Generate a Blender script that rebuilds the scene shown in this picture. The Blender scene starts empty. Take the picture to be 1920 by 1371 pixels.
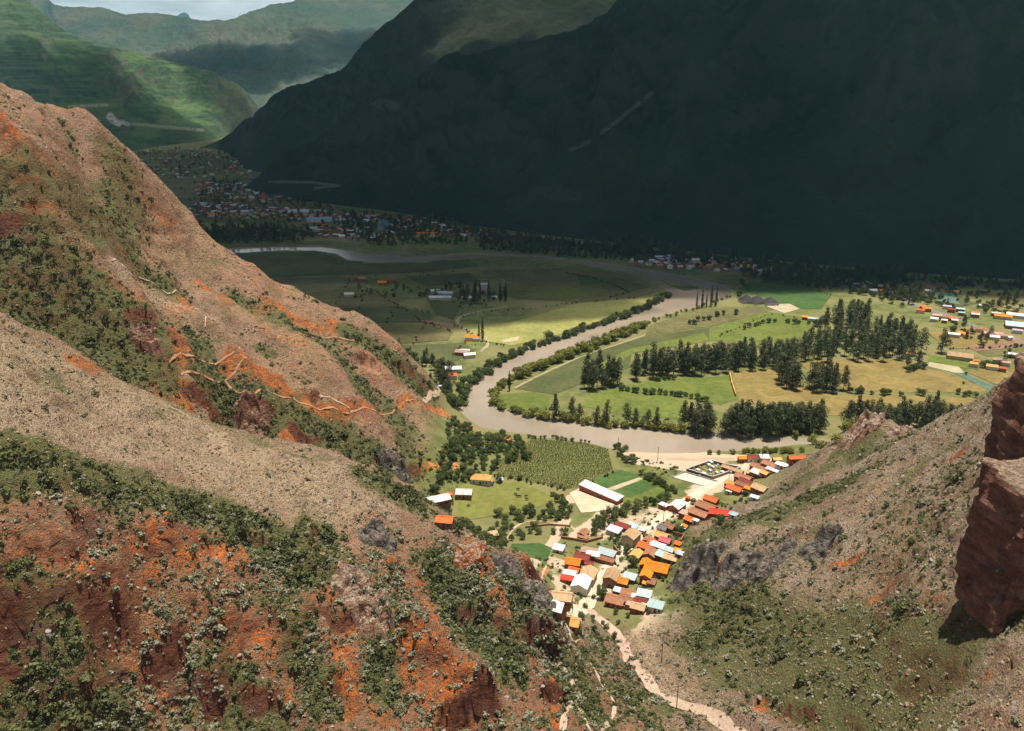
import bpy, bmesh, math, random
import numpy as np
from mathutils import Vector, Matrix
from mathutils.geometry import delaunay_2d_cdt
R = math.radians
rnd = random.Random(7)
rng = np.random.default_rng(7)
scene = bpy.context.scene
C = scene.collection

# ------------------------------------------------------------------ camera
CAM_H, PITCH, FPX = 210.0, 19.6, 1500.0          # metres above the river plain, degrees down, focal length in photo pixels
cam = bpy.data.cameras.new('camera')
cam.sensor_width = 36; cam.lens = 36 * FPX / 1920
cam.clip_start = 1; cam.clip_end = 60000
cam_ob = bpy.data.objects.new('camera', cam)
cam_ob.location = (0, 0, CAM_H); cam_ob.rotation_euler = (R(90 - PITCH), 0, 0)
C.objects.link(cam_ob); scene.camera = cam_ob

# ------------------------------------------------------------------ sky, sun, exposure
SUN_EL, SUN_AZ = 83.0, 50.0                      # azimuth counted from +x towards +y
sdir = Vector((math.cos(R(SUN_EL)) * math.cos(R(SUN_AZ)), math.cos(R(SUN_EL)) * math.sin(R(SUN_AZ)), math.sin(R(SUN_EL))))
world = bpy.data.worlds.new('World'); scene.world = world; world.use_nodes = True
nt = world.node_tree; nt.nodes.clear()
sky = nt.nodes.new('ShaderNodeTexSky'); sky.sky_type = 'NISHITA'; sky.sun_disc = False
sky.sun_elevation = R(SUN_EL); sky.sun_rotation = R(90 - SUN_AZ); sky.altitude = 2800; sky.dust_density = 1.0
tc = nt.nodes.new('ShaderNodeTexCoord')
def wn(k, **kw):
    n_ = nt.nodes.new(k)
    for q_, v_ in kw.items(): setattr(n_, q_, v_)
    return n_
L = nt.links.new
sx = wn('ShaderNodeSeparateXYZ'); L(tc.outputs['Generated'], sx.inputs[0])
za = wn('ShaderNodeMath', operation='ABSOLUTE'); L(sx.outputs['Z'], za.inputs[0])
zp = wn('ShaderNodeMath', operation='ADD'); L(za.outputs[0], zp.inputs[0]); zp.inputs[1].default_value = 0.12
dv = wn('ShaderNodeVectorMath', operation='DIVIDE'); cz_ = wn('ShaderNodeCombineXYZ')
for k_ in range(3): L(zp.outputs[0], cz_.inputs[k_])
L(tc.outputs['Generated'], dv.inputs[0]); L(cz_.outputs[0], dv.inputs[1])
nz = wn('ShaderNodeTexNoise'); nz.inputs['Scale'].default_value = 1.1; nz.inputs['Detail'].default_value = 8; nz.inputs['Roughness'].default_value = 0.55; L(dv.outputs[0], nz.inputs['Vector'])
nz2 = wn('ShaderNodeTexNoise'); nz2.inputs['Scale'].default_value = 1.3; nz2.inputs['Detail'].default_value = 7; nz2.inputs['Roughness'].default_value = 0.6; L(dv.outputs[0], nz2.inputs['Vector'])
hz = wn('ShaderNodeMath', operation='SUBTRACT'); hz.inputs[0].default_value = 1; L(za.outputs[0], hz.inputs[1])
hp = wn('ShaderNodeMath', operation='POWER'); L(hz.outputs[0], hp.inputs[0]); hp.inputs[1].default_value = 5
hm = wn('ShaderNodeMath', operation='MULTIPLY_ADD'); L(hp.outputs[0], hm.inputs[0]); hm.inputs[1].default_value = 0.62; L(nz.outputs['Fac'], hm.inputs[2])
rp = nt.nodes.new('ShaderNodeValToRGB'); rp.color_ramp.elements[0].position = 0.52; rp.color_ramp.elements[1].position = 0.70; L(hm.outputs[0], rp.inputs['Fac'])
mx = nt.nodes.new('ShaderNodeMix'); mx.data_type = 'RGBA'
cr = nt.nodes.new('ShaderNodeValToRGB'); cr.color_ramp.elements[0].color = (6.0, 6.3, 6.3, 1); cr.color_ramp.elements[1].color = (11.6, 11.8, 11.6, 1)
cr.color_ramp.elements[0].position = 0.36; cr.color_ramp.elements[1].position = 0.62
bg = nt.nodes.new('ShaderNodeBackground'); bg.inputs['Strength'].default_value = 0.05
wo = nt.nodes.new('ShaderNodeOutputWorld')
L(rp.outputs['Color'], mx.inputs['Factor']); L(nz2.outputs['Fac'], cr.inputs['Fac'])
L(sky.outputs['Color'], mx.inputs['A']); L(cr.outputs['Color'], mx.inputs['B']); L(mx.outputs['Result'], bg.inputs['Color']); L(bg.outputs['Background'], wo.inputs['Surface'])
sun = bpy.data.lights.new('sun', 'SUN'); sun.energy = 5.0; sun.angle = R(0.5); sun.color = (1.0, 0.93, 0.82)
sun_ob = bpy.data.objects.new('sun', sun); C.objects.link(sun_ob); sun_ob.location = (300, 300, 900)
sun_ob.rotation_euler = (-sdir).to_track_quat('-Z', 'Y').to_euler()
vs = scene.view_settings; vs.view_transform = 'Standard'; vs.look = 'None'; vs.gamma = 1; vs.use_curve_mapping = False; vs.exposure = 0.62
scene.render.engine = 'CYCLES'
cy = scene.cycles; cy.max_bounces = 5; cy.diffuse_bounces = 2; cy.glossy_bounces = 2; cy.transparent_max_bounces = 24; cy.volume_bounces = 0
cy.use_denoising = True; cy.use_adaptive_sampling = True; cy.adaptive_threshold = 0.02
try: cy.denoiser = 'OPENIMAGEDENOISE'; cy.denoising_prefilter = 'ACCURATE'
except Exception: pass

# ------------------------------------------------------------------ pixel rays and noise
sp, cp = math.sin(R(PITCH)), math.cos(R(PITCH))
def ray(u, v):
    a = (u - 960) / FPX; b = -(v - 685.5) / FPX
    return np.array([a, cp + b * sp, -sp + b * cp])       # y component close to 1: t is about the forward distance
def atz(u, v, z=0.0):
    d = ray(u, v); t = (z - CAM_H) / d[2]
    return np.array([0, 0, CAM_H]) + t * d
def aty(u, v, y):
    d = ray(u, v); return np.array([0, 0, CAM_H]) + d * (y / d[1])
def to_px(P):
    P = np.asarray(P, float); x = P[..., 0]; y = P[..., 1]; z = P[..., 2] - CAM_H
    dep = y * cp - z * sp; up = y * sp + z * cp
    return 960 + FPX * x / dep, 685.5 - FPX * up / dep, dep

_pt = np.random.default_rng(3).permutation(256); _pt = np.concatenate([_pt, _pt, _pt])
_ga = np.random.default_rng(4).uniform(0, 2 * np.pi, 256); _gx, _gy = np.cos(_ga), np.sin(_ga)
def perlin(x, y, s=0):
    x = np.asarray(x, float) + s * 17.31; y = np.asarray(y, float) + s * 9.77
    xi = np.floor(x).astype(int); yi = np.floor(y).astype(int); xf = x - xi; yf = y - yi
    fx = xf * xf * xf * (xf * (xf * 6 - 15) + 10); fy = yf * yf * yf * (yf * (yf * 6 - 15) + 10)
    xi &= 255; yi &= 255
    def g(i, j, dx, dy):
        h = _pt[_pt[(xi + i) & 255] + ((yi + j) & 255)]
        return _gx[h] * dx + _gy[h] * dy
    a = g(0, 0, xf, yf); b = g(1, 0, xf - 1, yf); c = g(0, 1, xf, yf - 1); d = g(1, 1, xf - 1, yf - 1)
    return (a + fx * (b - a) + fy * ((c + fx * (d - c)) - (a + fx * (b - a)))) * 1.5
def fbm(x, y, sc, n=5, s=0, gain=0.5):
    o = 0; a = 1; f = 1 / sc
    for k in range(n):
        o = o + a * perlin(x * f, y * f, s + k); a *= gain; f *= 2.03
    return o
def ridged(x, y, sc, n=4, s=0):
    o = 0; a = 1; f = 1 / sc
    for k in range(n):
        o = o + a * (1 - 2 * np.abs(perlin(x * f, y * f, s + k))); a *= 0.5; f *= 2.1
    return o
def sstep(a, b, x):
    t = np.clip((x - a) / (b - a), 0, 1); return t * t * (3 - 2 * t)
def seg_dist(px, py, pts):                          # distance from points to a polyline
    d = np.full(np.shape(px), 1e9)
    for (x0, y0), (x1, y1) in zip(pts[:-1], pts[1:]):
        vx, vy = x1 - x0, y1 - y0; l2 = vx * vx + vy * vy + 1e-9
        t = np.clip(((px - x0) * vx + (py - y0) * vy) / l2, 0, 1)
        d = np.minimum(d, np.hypot(px - x0 - t * vx, py - y0 - t * vy))
    return d
def in_poly(px, py, pts):
    r = np.zeros(np.shape(px), bool); n = len(pts)
    for i in range(n):
        x0, y0 = pts[i]; x1, y1 = pts[(i + 1) % n]
        c = ((y0 > py) != (y1 > py))
        r ^= c & (px < (x1 - x0) * (py - y0) / ((y1 - y0) if y1 != y0 else 1e-9) + x0)
    return r
def sdf_poly(px, py, pts):                          # negative inside
    d = seg_dist(px, py, list(pts) + [pts[0]])
    return np.where(in_poly(px, py, pts), -d, d)

# ------------------------------------------------------------------ relief of the gorge: control heights
CP = []                                             # x, y, z
def cz(lst):
    for u, v, z in lst: CP.append(atz(u, v, z))
def cy_(lst):
    for u, v, y in lst: CP.append(aty(u, v, y))
# near left spur: brow, upper shelf, front slope
cz([(0, 638, 140), (150, 697, 126), (300, 778, 110), (420, 817, 99), (520, 840, 91), (612, 860, 85), (712, 905, 75), (790, 945, 67), (850, 1005, 60),
    (0, 760, 133), (150, 800, 120), (250, 835, 109), (420, 870, 96), (560, 905, 86), (700, 955, 74), (0, 880, 124), (250, 915, 106), (500, 965, 87), (700, 1012, 72),
    (920, 1040, 56), (980, 1060, 52), (1030, 1130, 48), (1046, 1190, 46), (1040, 1290, 43), (1036, 1371, 40),
    (0, 1371, 76), (250, 1371, 64), (500, 1371, 52), (750, 1371, 44), (900, 1371, 41),
    (0, 1130, 102), (250, 1150, 86), (500, 1170, 70), (750, 1180, 57), (900, 1200, 51), (850, 1090, 58)])
# ravine between the two left spurs
cz([(780, 925, 6), (860, 965, 3)])
for u, v, z in ((600, 862, 36), (500, 842, 48), (420, 822, 56), (300, 778, 72), (150, 702, 92), (0, 652, 106), (712, 908, 18)):
    CP.append(atz(u, v, z))
# far left spur
cz([(0, 600, 122), (0, 500, 138), (0, 400, 157), (0, 300, 178), (200, 600, 112), (200, 500, 126), (200, 400, 146), (120, 300, 176),
    (330, 560, 102), (330, 470, 118), (450, 650, 84), (480, 600, 82), (600, 700, 62), (600, 640, 64), (720, 760, 38), (700, 690, 48), (760, 720, 32),
    (480, 770, 62), (560, 790, 50), (640, 830, 36), (700, 850, 26), (800, 890, 9), (830, 840, 14), (780, 800, 26), (830, 775, 10), (300, 690, 90), (300, 650, 97), (300, 745, 80), (420, 795, 63), (150, 660, 106), (860, 790, 6)])
cy_([(0, 180, 430), (120, 215, 445), (240, 292, 455), (330, 385, 470), (430, 482, 490), (560, 560, 490), (680, 602, 478), (760, 665, 480), (812, 725, 478)])
for u, v, y, dz in ((0, 180, 520, 60), (240, 292, 550, 90), (430, 482, 570, 70), (560, 560, 560, 55), (680, 602, 540, 55), (760, 665, 530, 35)):
    p = aty(u, v, y); p[2] = max(p[2] - dz, -1); CP.append(p)
for x, y, z in ((-560, 430, 260), (-560, 250, 215), (-560, 80, 190), (-300, 40, 150), (-150, 40, 100), (-60, 40, 62), (-620, 560, 150), (-420, 640, 10), (-620, 680, 20), (-250, 620, 0)):
    CP.append(np.array([x, y, z]))
# gully floor with the stream, village fan
cz([(1110, 1140, 15), (1160, 1190, 17), (1200, 1250, 20.5), (1290, 1320, 25.5), (1370, 1371, 30), (1060, 1340, 30), (1090, 1250, 24), (1130, 1320, 26.5), (1070, 1180, 19),
    (1060, 1120, 14), (1150, 1050, 10), (1230, 980, 7), (1310, 925, 4.5), (1400, 875, 3), (1040, 1040, 12), (1100, 990, 6), (960, 1020, 8), (900, 1000, 5), (1000, 930, 3), (1100, 900, 2.5),
    (1200, 900, 2.5), (1000, 860, 2), (1180, 850, 1.5), (930, 850, 3.5), (900, 830, 5), (880, 900, 4.5), (1250, 860, 2), (1120, 835, 1), (960, 812, 1), (1340, 850, 2), (1450, 850, 2.5), (1220, 1100, 15), (1200, 1160, 18)])
# right hillside
cz([(1500, 858, 5), (1560, 840, 12), (1440, 925, 10), (1330, 975, 9), (1275, 1010, 10), (1262, 1080, 15), (1290, 1150, 21), (1350, 1005, 30), (1300, 1040, 20), (1350, 1090, 30), (1450, 960, 34),
    (1450, 1050, 44), (1500, 1000, 50), (1560, 900, 36), (1700, 900, 76), (1650, 850, 56), (1600, 1000, 62), (1600, 1200, 57), (1700, 1080, 76), (1450, 1200, 37), (1500, 1300, 42), (1350, 1230, 27),
    (1800, 1300, 78), (1700, 1371, 66), (1900, 1371, 92), (1550, 1371, 48), (1850, 1180, 92), (1780, 1000, 92), (1750, 850, 84)])
cy_([(1620, 790, 355), (1680, 803, 345), (1780, 782, 300), (1860, 742, 268), (1920, 702, 250), (2100, 620, 250)])
for u, v, y, dz in ((1560, 820, 420, 10), (1620, 790, 400, 30), (1700, 800, 395, 50), (1780, 782, 370, 60), (1860, 742, 345, 75), (1920, 702, 340, 85), (2100, 620, 350, 90)):
    p = aty(u, v, y); p[2] = max(p[2] - dz, 0); CP.append(p)
for x, y, z in ((200, 60, 105), (120, 40, 72), (60, 40, 52), (320, 100, 150), (420, 160, 190), (430, 320, 120), (440, 430, 0), (560, 420, 20), (600, 200, 200), (0, 0, 60), (-200, -40, 120), (250, -40, 120), (0, -60, 70)):
    CP.append(np.array([x, y, z]))
# river plain
for x in range(-180, 700, 110):
    for y in (560, 640, 720): CP.append(np.array([x, y, 0.]))
for u, v in ((960, 740), (1100, 770), (1300, 780), (1200, 700), (1450, 790), (1540, 800), (1250, 835), (1050, 815), (1400, 830), (860, 745), (870, 770)):
    CP.append(atz(u, v, 0.))
CP = np.array(CP)
def tps_fit(P, lam=2.0):
    X = P[:, :2] / 100; n = len(X)
    r2 = ((X[:, None] - X[None]) ** 2).sum(-1); K = 0.5 * r2 * np.log(r2 + 1e-12) + np.eye(n) * lam * 0.01
    A = np.zeros((n + 3, n + 3)); A[:n, :n] = K; A[:n, n] = 1; A[:n, n + 1:] = X; A[n, :n] = 1; A[n + 1:, :n] = X.T
    return X, np.linalg.solve(A, np.concatenate([P[:, 2], np.zeros(3)]))
_X, _w = tps_fit(CP)
def tps(x, y):
    x = np.ravel(x) / 100; y = np.ravel(y) / 100; o = np.empty(len(x)); n = len(_X)
    for i in range(0, len(x), 20000):
        a, b = x[i:i + 20000], y[i:i + 20000]
        r2 = (a[:, None] - _X[None, :, 0]) ** 2 + (b[:, None] - _X[None, :, 1]) ** 2
        o[i:i + 20000] = (0.5 * r2 * np.log(r2 + 1e-12)) @ _w[:n] + _w[n] + _w[n + 1] * a + _w[n + 2] * b
    return o

# river banks (photo pixels on the plain)
LB = [(1095, 496), (1180, 510), (1225, 525), (1252, 540), (1254, 552), (1235, 566), (1180, 590), (1100, 615), (1020, 643), (960, 663), (900, 698), (869, 725), (866, 746), (850, 758), (836, 768), (852, 779), (900, 799), (950, 807), (985, 812), (1100, 829), (1172, 848), (1250, 851), (1340, 848), (1420, 842), (1500, 839), (1560, 842), (1750, 848)]
RB = [(1750, 828), (1530, 828), (1420, 820), (1300, 813), (1200, 803), (1100, 795), (1000, 782), (932, 768), (919, 755), (930, 735), (960, 706), (1000, 690), (1060, 665), (1130, 640), (1215, 603), (1240, 591), (1300, 577), (1360, 561), (1374, 547), (1358, 535), (1290, 519), (1190, 502), (1100, 489)]
RIVER = [tuple(atz(u, v)[:2]) for u, v in LB + RB]
ISLE = [tuple(atz(u, v)[:2]) for u, v in ((1222, 521), (1262, 527), (1312, 538), (1316, 542), (1282, 547), (1258, 537))]
FB = [(330, 470), (400, 468), (500, 463), (600, 462), (650, 468), (690, 477), (760, 481), (830, 478), (880, 475), (960, 477), (1030, 482), (1100, 489), (1095, 495), (1030, 486), (950, 480), (880, 483), (800, 489), (700, 491), (652, 487), (632, 475), (590, 469), (520, 469), (400, 476), (330, 478)]
FRIVER = [tuple(atz(u, v)[:2]) for u, v in FB]
def river_sd(x, y):
    m = np.minimum(sdf_poly(x, y, RIVER), sdf_poly(x, y, FRIVER))
    return np.maximum(m, -sdf_poly(x, y, ISLE))

def grow(a, b, s0, s1):                              # steps growing from s0 to s1 between a and b
    o = [a]; s = s0
    while o[-1] < b:
        s = s0 + (s1 - s0) * min(1, (o[-1] - a) / (b - a)); o.append(o[-1] + s)
    return o
gy = np.array(list(np.arange(-40, 84, 4.0)) + list(np.arange(84, 300, 1.1)) + grow(300, 500, 1.2, 2.2) + grow(502.5, 800, 2.4, 4) + grow(805, 1320, 4, 7) + grow(1330, 4200, 9, 60))
xr = list(np.arange(0, 250, 1.25)) + grow(251, 520, 1.4, 6) + grow(527, 3400, 8, 120)
gx = np.array([-a for a in xr[:0:-1]] + xr)
GX, GY = np.meshgrid(gx, gy)                         # rows: y
near = (GY < 760) & (np.abs(GX) < 900)
Z = np.zeros(GX.shape)
Z[near] = tps(GX[near], GY[near])
fade = (1 - sstep(640, 740, GY)) * (1 - sstep(700, 880, np.abs(GX)))
Z = np.where(near, np.maximum(Z * fade, -0.3 + 0 * Z), 0)
Z = np.where(Z < 1.2, np.where(Z < 0, 0, Z * 0.6 + Z * Z * 0.3), Z)
# how much of a hill a place is: 0 on the plain and the village fan, 1 on the slopes
gyd, gxd = np.gradient(Z, gy, gx)
slope0 = np.hypot(gyd, gxd)
FAN = [tuple(atz(u, v, z)[:2]) for u, v, z in ((835, 770, 4), (800, 905, 8), (850, 975, 4), (905, 1035, 8), (1000, 1070, 12), (1046, 1165, 17), (1110, 1150, 15), (1190, 1165, 18), (1250, 1150, 19), (1258, 1040, 13), (1280, 960, 8), (1430, 925, 8), (1520, 855, 4), (1560, 835, 3), (1700, 800, 0), (2000, 700, 0), (1700, 560, 0), (700, 600, 0))]
fan_sd = sdf_poly(GX, GY, FAN)
HILL = sstep(1.5, 6, Z) * sstep(-4, 14, fan_sd)
HILL = np.where(near, HILL, 0)
wx = GX + 9 * perlin(GX / 40, GY / 40, 11); wy = GY + 9 * perlin(GX / 40, GY / 40, 12)
N1 = fbm(GX, GY, 55, 5, 1); N2 = ridged(wx, wy, 26, 4, 5); N3 = ridged(GX, GY, 8, 3, 9)
Z = Z + HILL * (2.2 * N1 + 0.75 * N3)
# crags: ribs run down the spurs, scarps break them, hollows lie under the scarps
def world_line(px): return [tuple(atz(u, v, z)[:2]) for u, v, z in px]
_Zt = Z.copy()
def h0(u, v):                                        # ground seen at a pixel, before the fine relief
    d = ray(u, v); t = np.arange(70, 620, 2.0); P = d[None] * t[:, None]; P[:, 2] += CAM_H
    i = np.clip(np.searchsorted(gx, P[:, 0]) - 1, 0, len(gx) - 1); j = np.clip(np.searchsorted(gy, P[:, 1]) - 1, 0, len(gy) - 1)
    k = int(np.argmax(P[:, 2] < _Zt[j, i])); return P[k][0], P[k][1]
CRAG = np.zeros(GX.shape)
def box_of(P, k):
    xs = [p[0] for p in P]; ys = [p[1] for p in P]; i0, i1 = np.searchsorted(gx, [min(xs) - k, max(xs) + k]); j0, j1 = np.searchsorted(gy, [min(ys) - k, max(ys) + k]); return np.s_[j0:j1, i0:i1]
left_b = sstep(-10, -60, GX) * sstep(230, 300, GY); left_a = sstep(60, 20, GX - 0) * (1 - sstep(250, 310, GY)); right_c = sstep(40, 90, GX)
def flow(cx, cy, w, l, s_):                          # ribs whose backs run down the slope (cx, cy is the downhill direction)
    ac = GX * -cy + GY * cx; al = GX * cx + GY * cy; ac = ac + 7 * perlin(GX / 30, GY / 30, s_ + 1) + 3 * perlin(GX / 11, GY / 11, s_ + 2)
    return 1 - 2 * np.abs(perlin(ac / w, al / l, s_)) + .5 * (1 - 2 * np.abs(perlin(ac / w * 2.3, al / l * 2, s_ + 4)))
FLOW_B = flow(.80, -.60, 46, 190, 201)
Z = Z + HILL * 0.7 * fbm(GX, GY, 11, 3, 411)
Z = Z + HILL * left_b * 8.0 * (FLOW_B - .55)
Z = Z + HILL * left_a * 2.6 * (flow(.62, -.78, 30, 90, 211) - .55) * sstep(1, .2, sstep(150, 200, GY + GX * .35))
Z = Z + HILL * right_c * 3.0 * (flow(-.80, -.60, 40, 150, 221) - .55)
for px, w, h in [([(700, 985), (722, 1040), (738, 1090)], 7, 5), ([(640, 1085), (700, 1125), (722, 1175), (770, 1190), (850, 1265), (905, 1300), (925, 1371)], 8, 6.5), ([(868, 1018), (920, 1075), (938, 1140)], 8, 5), ([(960, 1055), (1010, 1105), (1046, 1180)], 7, 5), ([(560, 960), (590, 1060), (560, 1150)], 9, 4), ([(330, 1010), (380, 1100), (330, 1220)], 10, 4), ([(130, 1040), (200, 1130), (150, 1230)], 10, 4), ([(1300, 1060), (1345, 1000), (1420, 1030), (1500, 1020)], 9, 5), ([(1600, 820), (1622, 790)], 6, 4)]:
    P = [h0(u, v) for u, v in px]; s_ = box_of(P, w * 2); d = seg_dist(GX[s_], GY[s_], P) + 2.2 * perlin(GX[s_] / 9, GY[s_] / 9, 61)
    Z[s_] += h * (1 - np.clip(d / w, 0, 1)) ** 1.6 * (.8 + .5 * perlin(GX[s_] / 7, GY[s_] / 7, 63)); CRAG[s_] = np.maximum(CRAG[s_], .6 * (1 - sstep(w * .6, w * 1.6, d)))
SCARPS = [([(-20, 1178), (60, 1165)], 9, 9), ([(150, 1165), (250, 1160)], 9, 10), ([(270, 1250), (350, 1232)], 8, 9), ([(370, 1335), (425, 1290)], 8, 9), ([(455, 1345), (525, 1300)], 8, 8), ([(830, 1330), (880, 1300), (940, 1330)], 9, 13), ([(850, 1150), (935, 1145)], 6, 6), ([(985, 1085), (1040, 1130)], 7, 9), ([(990, 1200), (1044, 1200)], 7, 10), ([(725, 1085), (762, 1065)], 5, 5), ([(1000, 1290), (1042, 1285)], 6, 7), ([(600, 1330), (650, 1300)], 6, 6), ([(930, 1175), (960, 1180)], 4, 4),
          ([(355, 755), (425, 785)], 7, 7), ([(425, 775), (515, 785)], 8, 9), ([(245, 615), (295, 625)], 6, 7), ([(-20, 440), (65, 462)], 7, 7), ([(535, 812), (605, 832)], 6, 6), ([(690, 850), (740, 868), (800, 875)], 7, 6), ([(665, 680), (705, 705)], 5, 5), ([(560, 740), (600, 760)], 4, 3), ([(740, 690), (800, 735)], 7, 6), ([(120, 985), (200, 1000)], 6, 4), ([(1400, 1310), (1480, 1325), (1545, 1360)], 5, 4), ([(1500, 1010), (1570, 1025)], 5, 5), ([(1270, 1075), (1330, 1095), (1390, 1090)], 6, 6), ([(440, 1020), (500, 1010)], 5, 4), ([(620, 1150), (690, 1165)], 5, 5)]
for px, w, h in SCARPS:
    P = [h0(u, v) for u, v in px]; s_ = box_of(P, w * 3); X_, Y_ = GX[s_], GY[s_]
    jx = X_ + 1.8 * perlin(X_ / 5, Y_ / 5, 65) + 3 * perlin(X_ / 14, Y_ / 14, 66); jy = Y_ + 1.8 * perlin(X_ / 5, Y_ / 5, 67) + 3 * perlin(X_ / 14, Y_ / 14, 68)
    d = seg_dist(jx, jy, P); (xa, ya), (xb, yb) = P[0], P[-1]; sd = ((xb - xa) * (jy - ya) - (yb - ya) * (jx - xa)) / math.hypot(xb - xa, yb - ya)
    end = ((jx - xa) * (xb - xa) + (jy - ya) * (yb - ya)) / ((xb - xa) ** 2 + (yb - ya) ** 2); en = sstep(-.15, .2, end) * (1 - sstep(.8, 1.15, end))
    low = sstep(.2, -1.2, sd) * (1 - sstep(w * .5, w * 1.5, -sd)) * en; up = sstep(-.4, .6, sd) * (1 - sstep(.5, w * .9, sd)) * en
    Z[s_] += .95 * (-.62 * h * low + .38 * h * up); CRAG[s_] = np.maximum(CRAG[s_], en * (1 - sstep(w * .5, w * 1.2, np.abs(sd))))
CRAG = np.clip(CRAG * HILL, 0, 1)
_fb = np.array(sorted([h0(u, v) for u, v in ((-60, 872), (0, 885), (120, 905), (250, 925), (400, 950), (500, 975), (620, 985), (720, 985), (800, 995), (850, 1020), (930, 1050), (1010, 1090))]))
FRONT = HILL * left_a * sstep(3, -9, GY - np.interp(GX, _fb[:, 0], _fb[:, 1]) + 5 * perlin(GX / 14, GY / 14, 91))
Z = Z + (np.clip(CRAG + .55 * FRONT, 0, 1)) * (1.5 * (N2 - .5) + 1.0 * (ridged(wx, wy, 10, 3, 21) - .6))
Z = Z + HILL * (1 - CRAG) * (0.7 * np.maximum(N2 - 0.7, 0) - 0.8 * np.maximum(-N2 + 0.1, 0))
# stream bed cut into the gully floor
STREAM = world_line([(1096, 1130, 14.5), (1125, 1155, 15.5), (1160, 1188, 17), (1180, 1228, 19.5), (1210, 1262, 21), (1232, 1290, 22.5), (1290, 1312, 25.3), (1330, 1335, 27), (1370, 1372, 30), (1420, 1420, 34)])
sd_st = seg_dist(GX, GY, STREAM)
Z = Z - 1.6 * (1 - sstep(1.5, 5.5, sd_st + 1.2 * perlin(GX / 6, GY / 6, 41)))
rsd = np.full(GX.shape, 99.0); m = (GY > 380) & (GY < 1300) & (np.abs(GX) < 1500)
rsd[m] = river_sd(GX[m], GY[m])
Z = Z - 2.2 * (1 - sstep(-3.0, 2.0, rsd + 1.2 * perlin(GX / 9, GY / 9, 43)))
Z = Z + (1 - HILL) * 0.12 * fbm(GX, GY, 30, 3, 51) * (GY < 800)
gyd, gxd = np.gradient(Z, gy, gx); SLOPE = np.hypot(gyd, gxd)

def hgt(x, y):                                       # bilinear height of the finished ground
    x = np.asarray(x, float); y = np.asarray(y, float)
    i = np.clip(np.searchsorted(gx, x) - 1, 0, len(gx) - 2); j = np.clip(np.searchsorted(gy, y) - 1, 0, len(gy) - 2)
    a = np.clip((x - gx[i]) / (gx[i + 1] - gx[i]), 0, 1); b = np.clip((y - gy[j]) / (gy[j + 1] - gy[j]), 0, 1)
    return Z[j, i] * (1 - a) * (1 - b) + Z[j, i + 1] * a * (1 - b) + Z[j + 1, i] * (1 - a) * b + Z[j + 1, i + 1] * a * b
def lookup(F, x, y):
    i = np.clip(np.searchsorted(gx, x) - 1, 0, len(gx) - 2); j = np.clip(np.searchsorted(gy, y) - 1, 0, len(gy) - 2)
    return F[j, i]
_ts = np.concatenate([np.arange(70, 500, 1.0), np.arange(500, 1400, 4), np.arange(1400, 4200, 15)])
def hit(u, v, dz=0.0):                               # the ground point (raised by dz) that the photo shows at a pixel
    d = ray(u, v); P = d[None] * _ts[:, None]; P[:, 2] += CAM_H
    below = P[:, 2] < hgt(P[:, 0], P[:, 1]) + dz
    k = int(np.argmax(below)) if below.any() else len(_ts) - 1
    if k == 0: p = P[0]
    else:
        a = P[k - 1][2] - hgt(P[k - 1][0], P[k - 1][1]) - dz; b = P[k][2] - hgt(P[k][0], P[k][1]) - dz
        t = a / (a - b + 1e-9); p = P[k - 1] + (P[k] - P[k - 1]) * t
    return np.array([p[0], p[1], float(hgt(p[0], p[1]))])
def hits(px): return [hit(u, v) for u, v in px]

# ------------------------------------------------------------------ helpers: objects, materials
def mesh_ob(name, verts, faces, mat=None, parent=None, smooth=False):
    me = bpy.data.meshes.new(name)
    if isinstance(verts, np.ndarray):
        nv = len(verts); fa = np.asarray(faces, np.int32)
        me.vertices.add(nv); me.vertices.foreach_set('co', verts.astype(np.float32).ravel())
        k = fa.shape[1]; me.loops.add(fa.size); me.loops.foreach_set('vertex_index', fa.ravel())
        me.polygons.add(len(fa)); me.polygons.foreach_set('loop_start', np.arange(0, fa.size, k, dtype=np.int32))
        me.update(calc_edges=True); me.validate()
    else:
        me.from_pydata(verts, [], faces); me.update()
    if smooth: me.polygons.foreach_set('use_smooth', np.ones(len(me.polygons), bool))
    if mat:
        for q_ in (mat if isinstance(mat, (list, tuple)) else [mat]): me.materials.append(q_)
    o = bpy.data.objects.new(name, me); C.objects.link(o)
    if parent: o.parent = parent
    return o
def attr(o, name, vals):
    a = o.data.attributes.new(name, 'FLOAT', 'POINT'); a.data.foreach_set('value', np.asarray(vals, np.float32))
def tag(o, label=None, cat=None, group=None, kind=None):
    if label: o['label'] = label
    if cat: o['category'] = cat
    if group: o['group'] = group
    if kind: o['kind'] = kind
    return o
def empty(name, loc=(0, 0, 0), rz=0):
    o = bpy.data.objects.new(name, None); C.objects.link(o); o.location = loc; o.rotation_euler = (0, 0, rz); o.empty_display_size = 0.5
    return o

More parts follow.
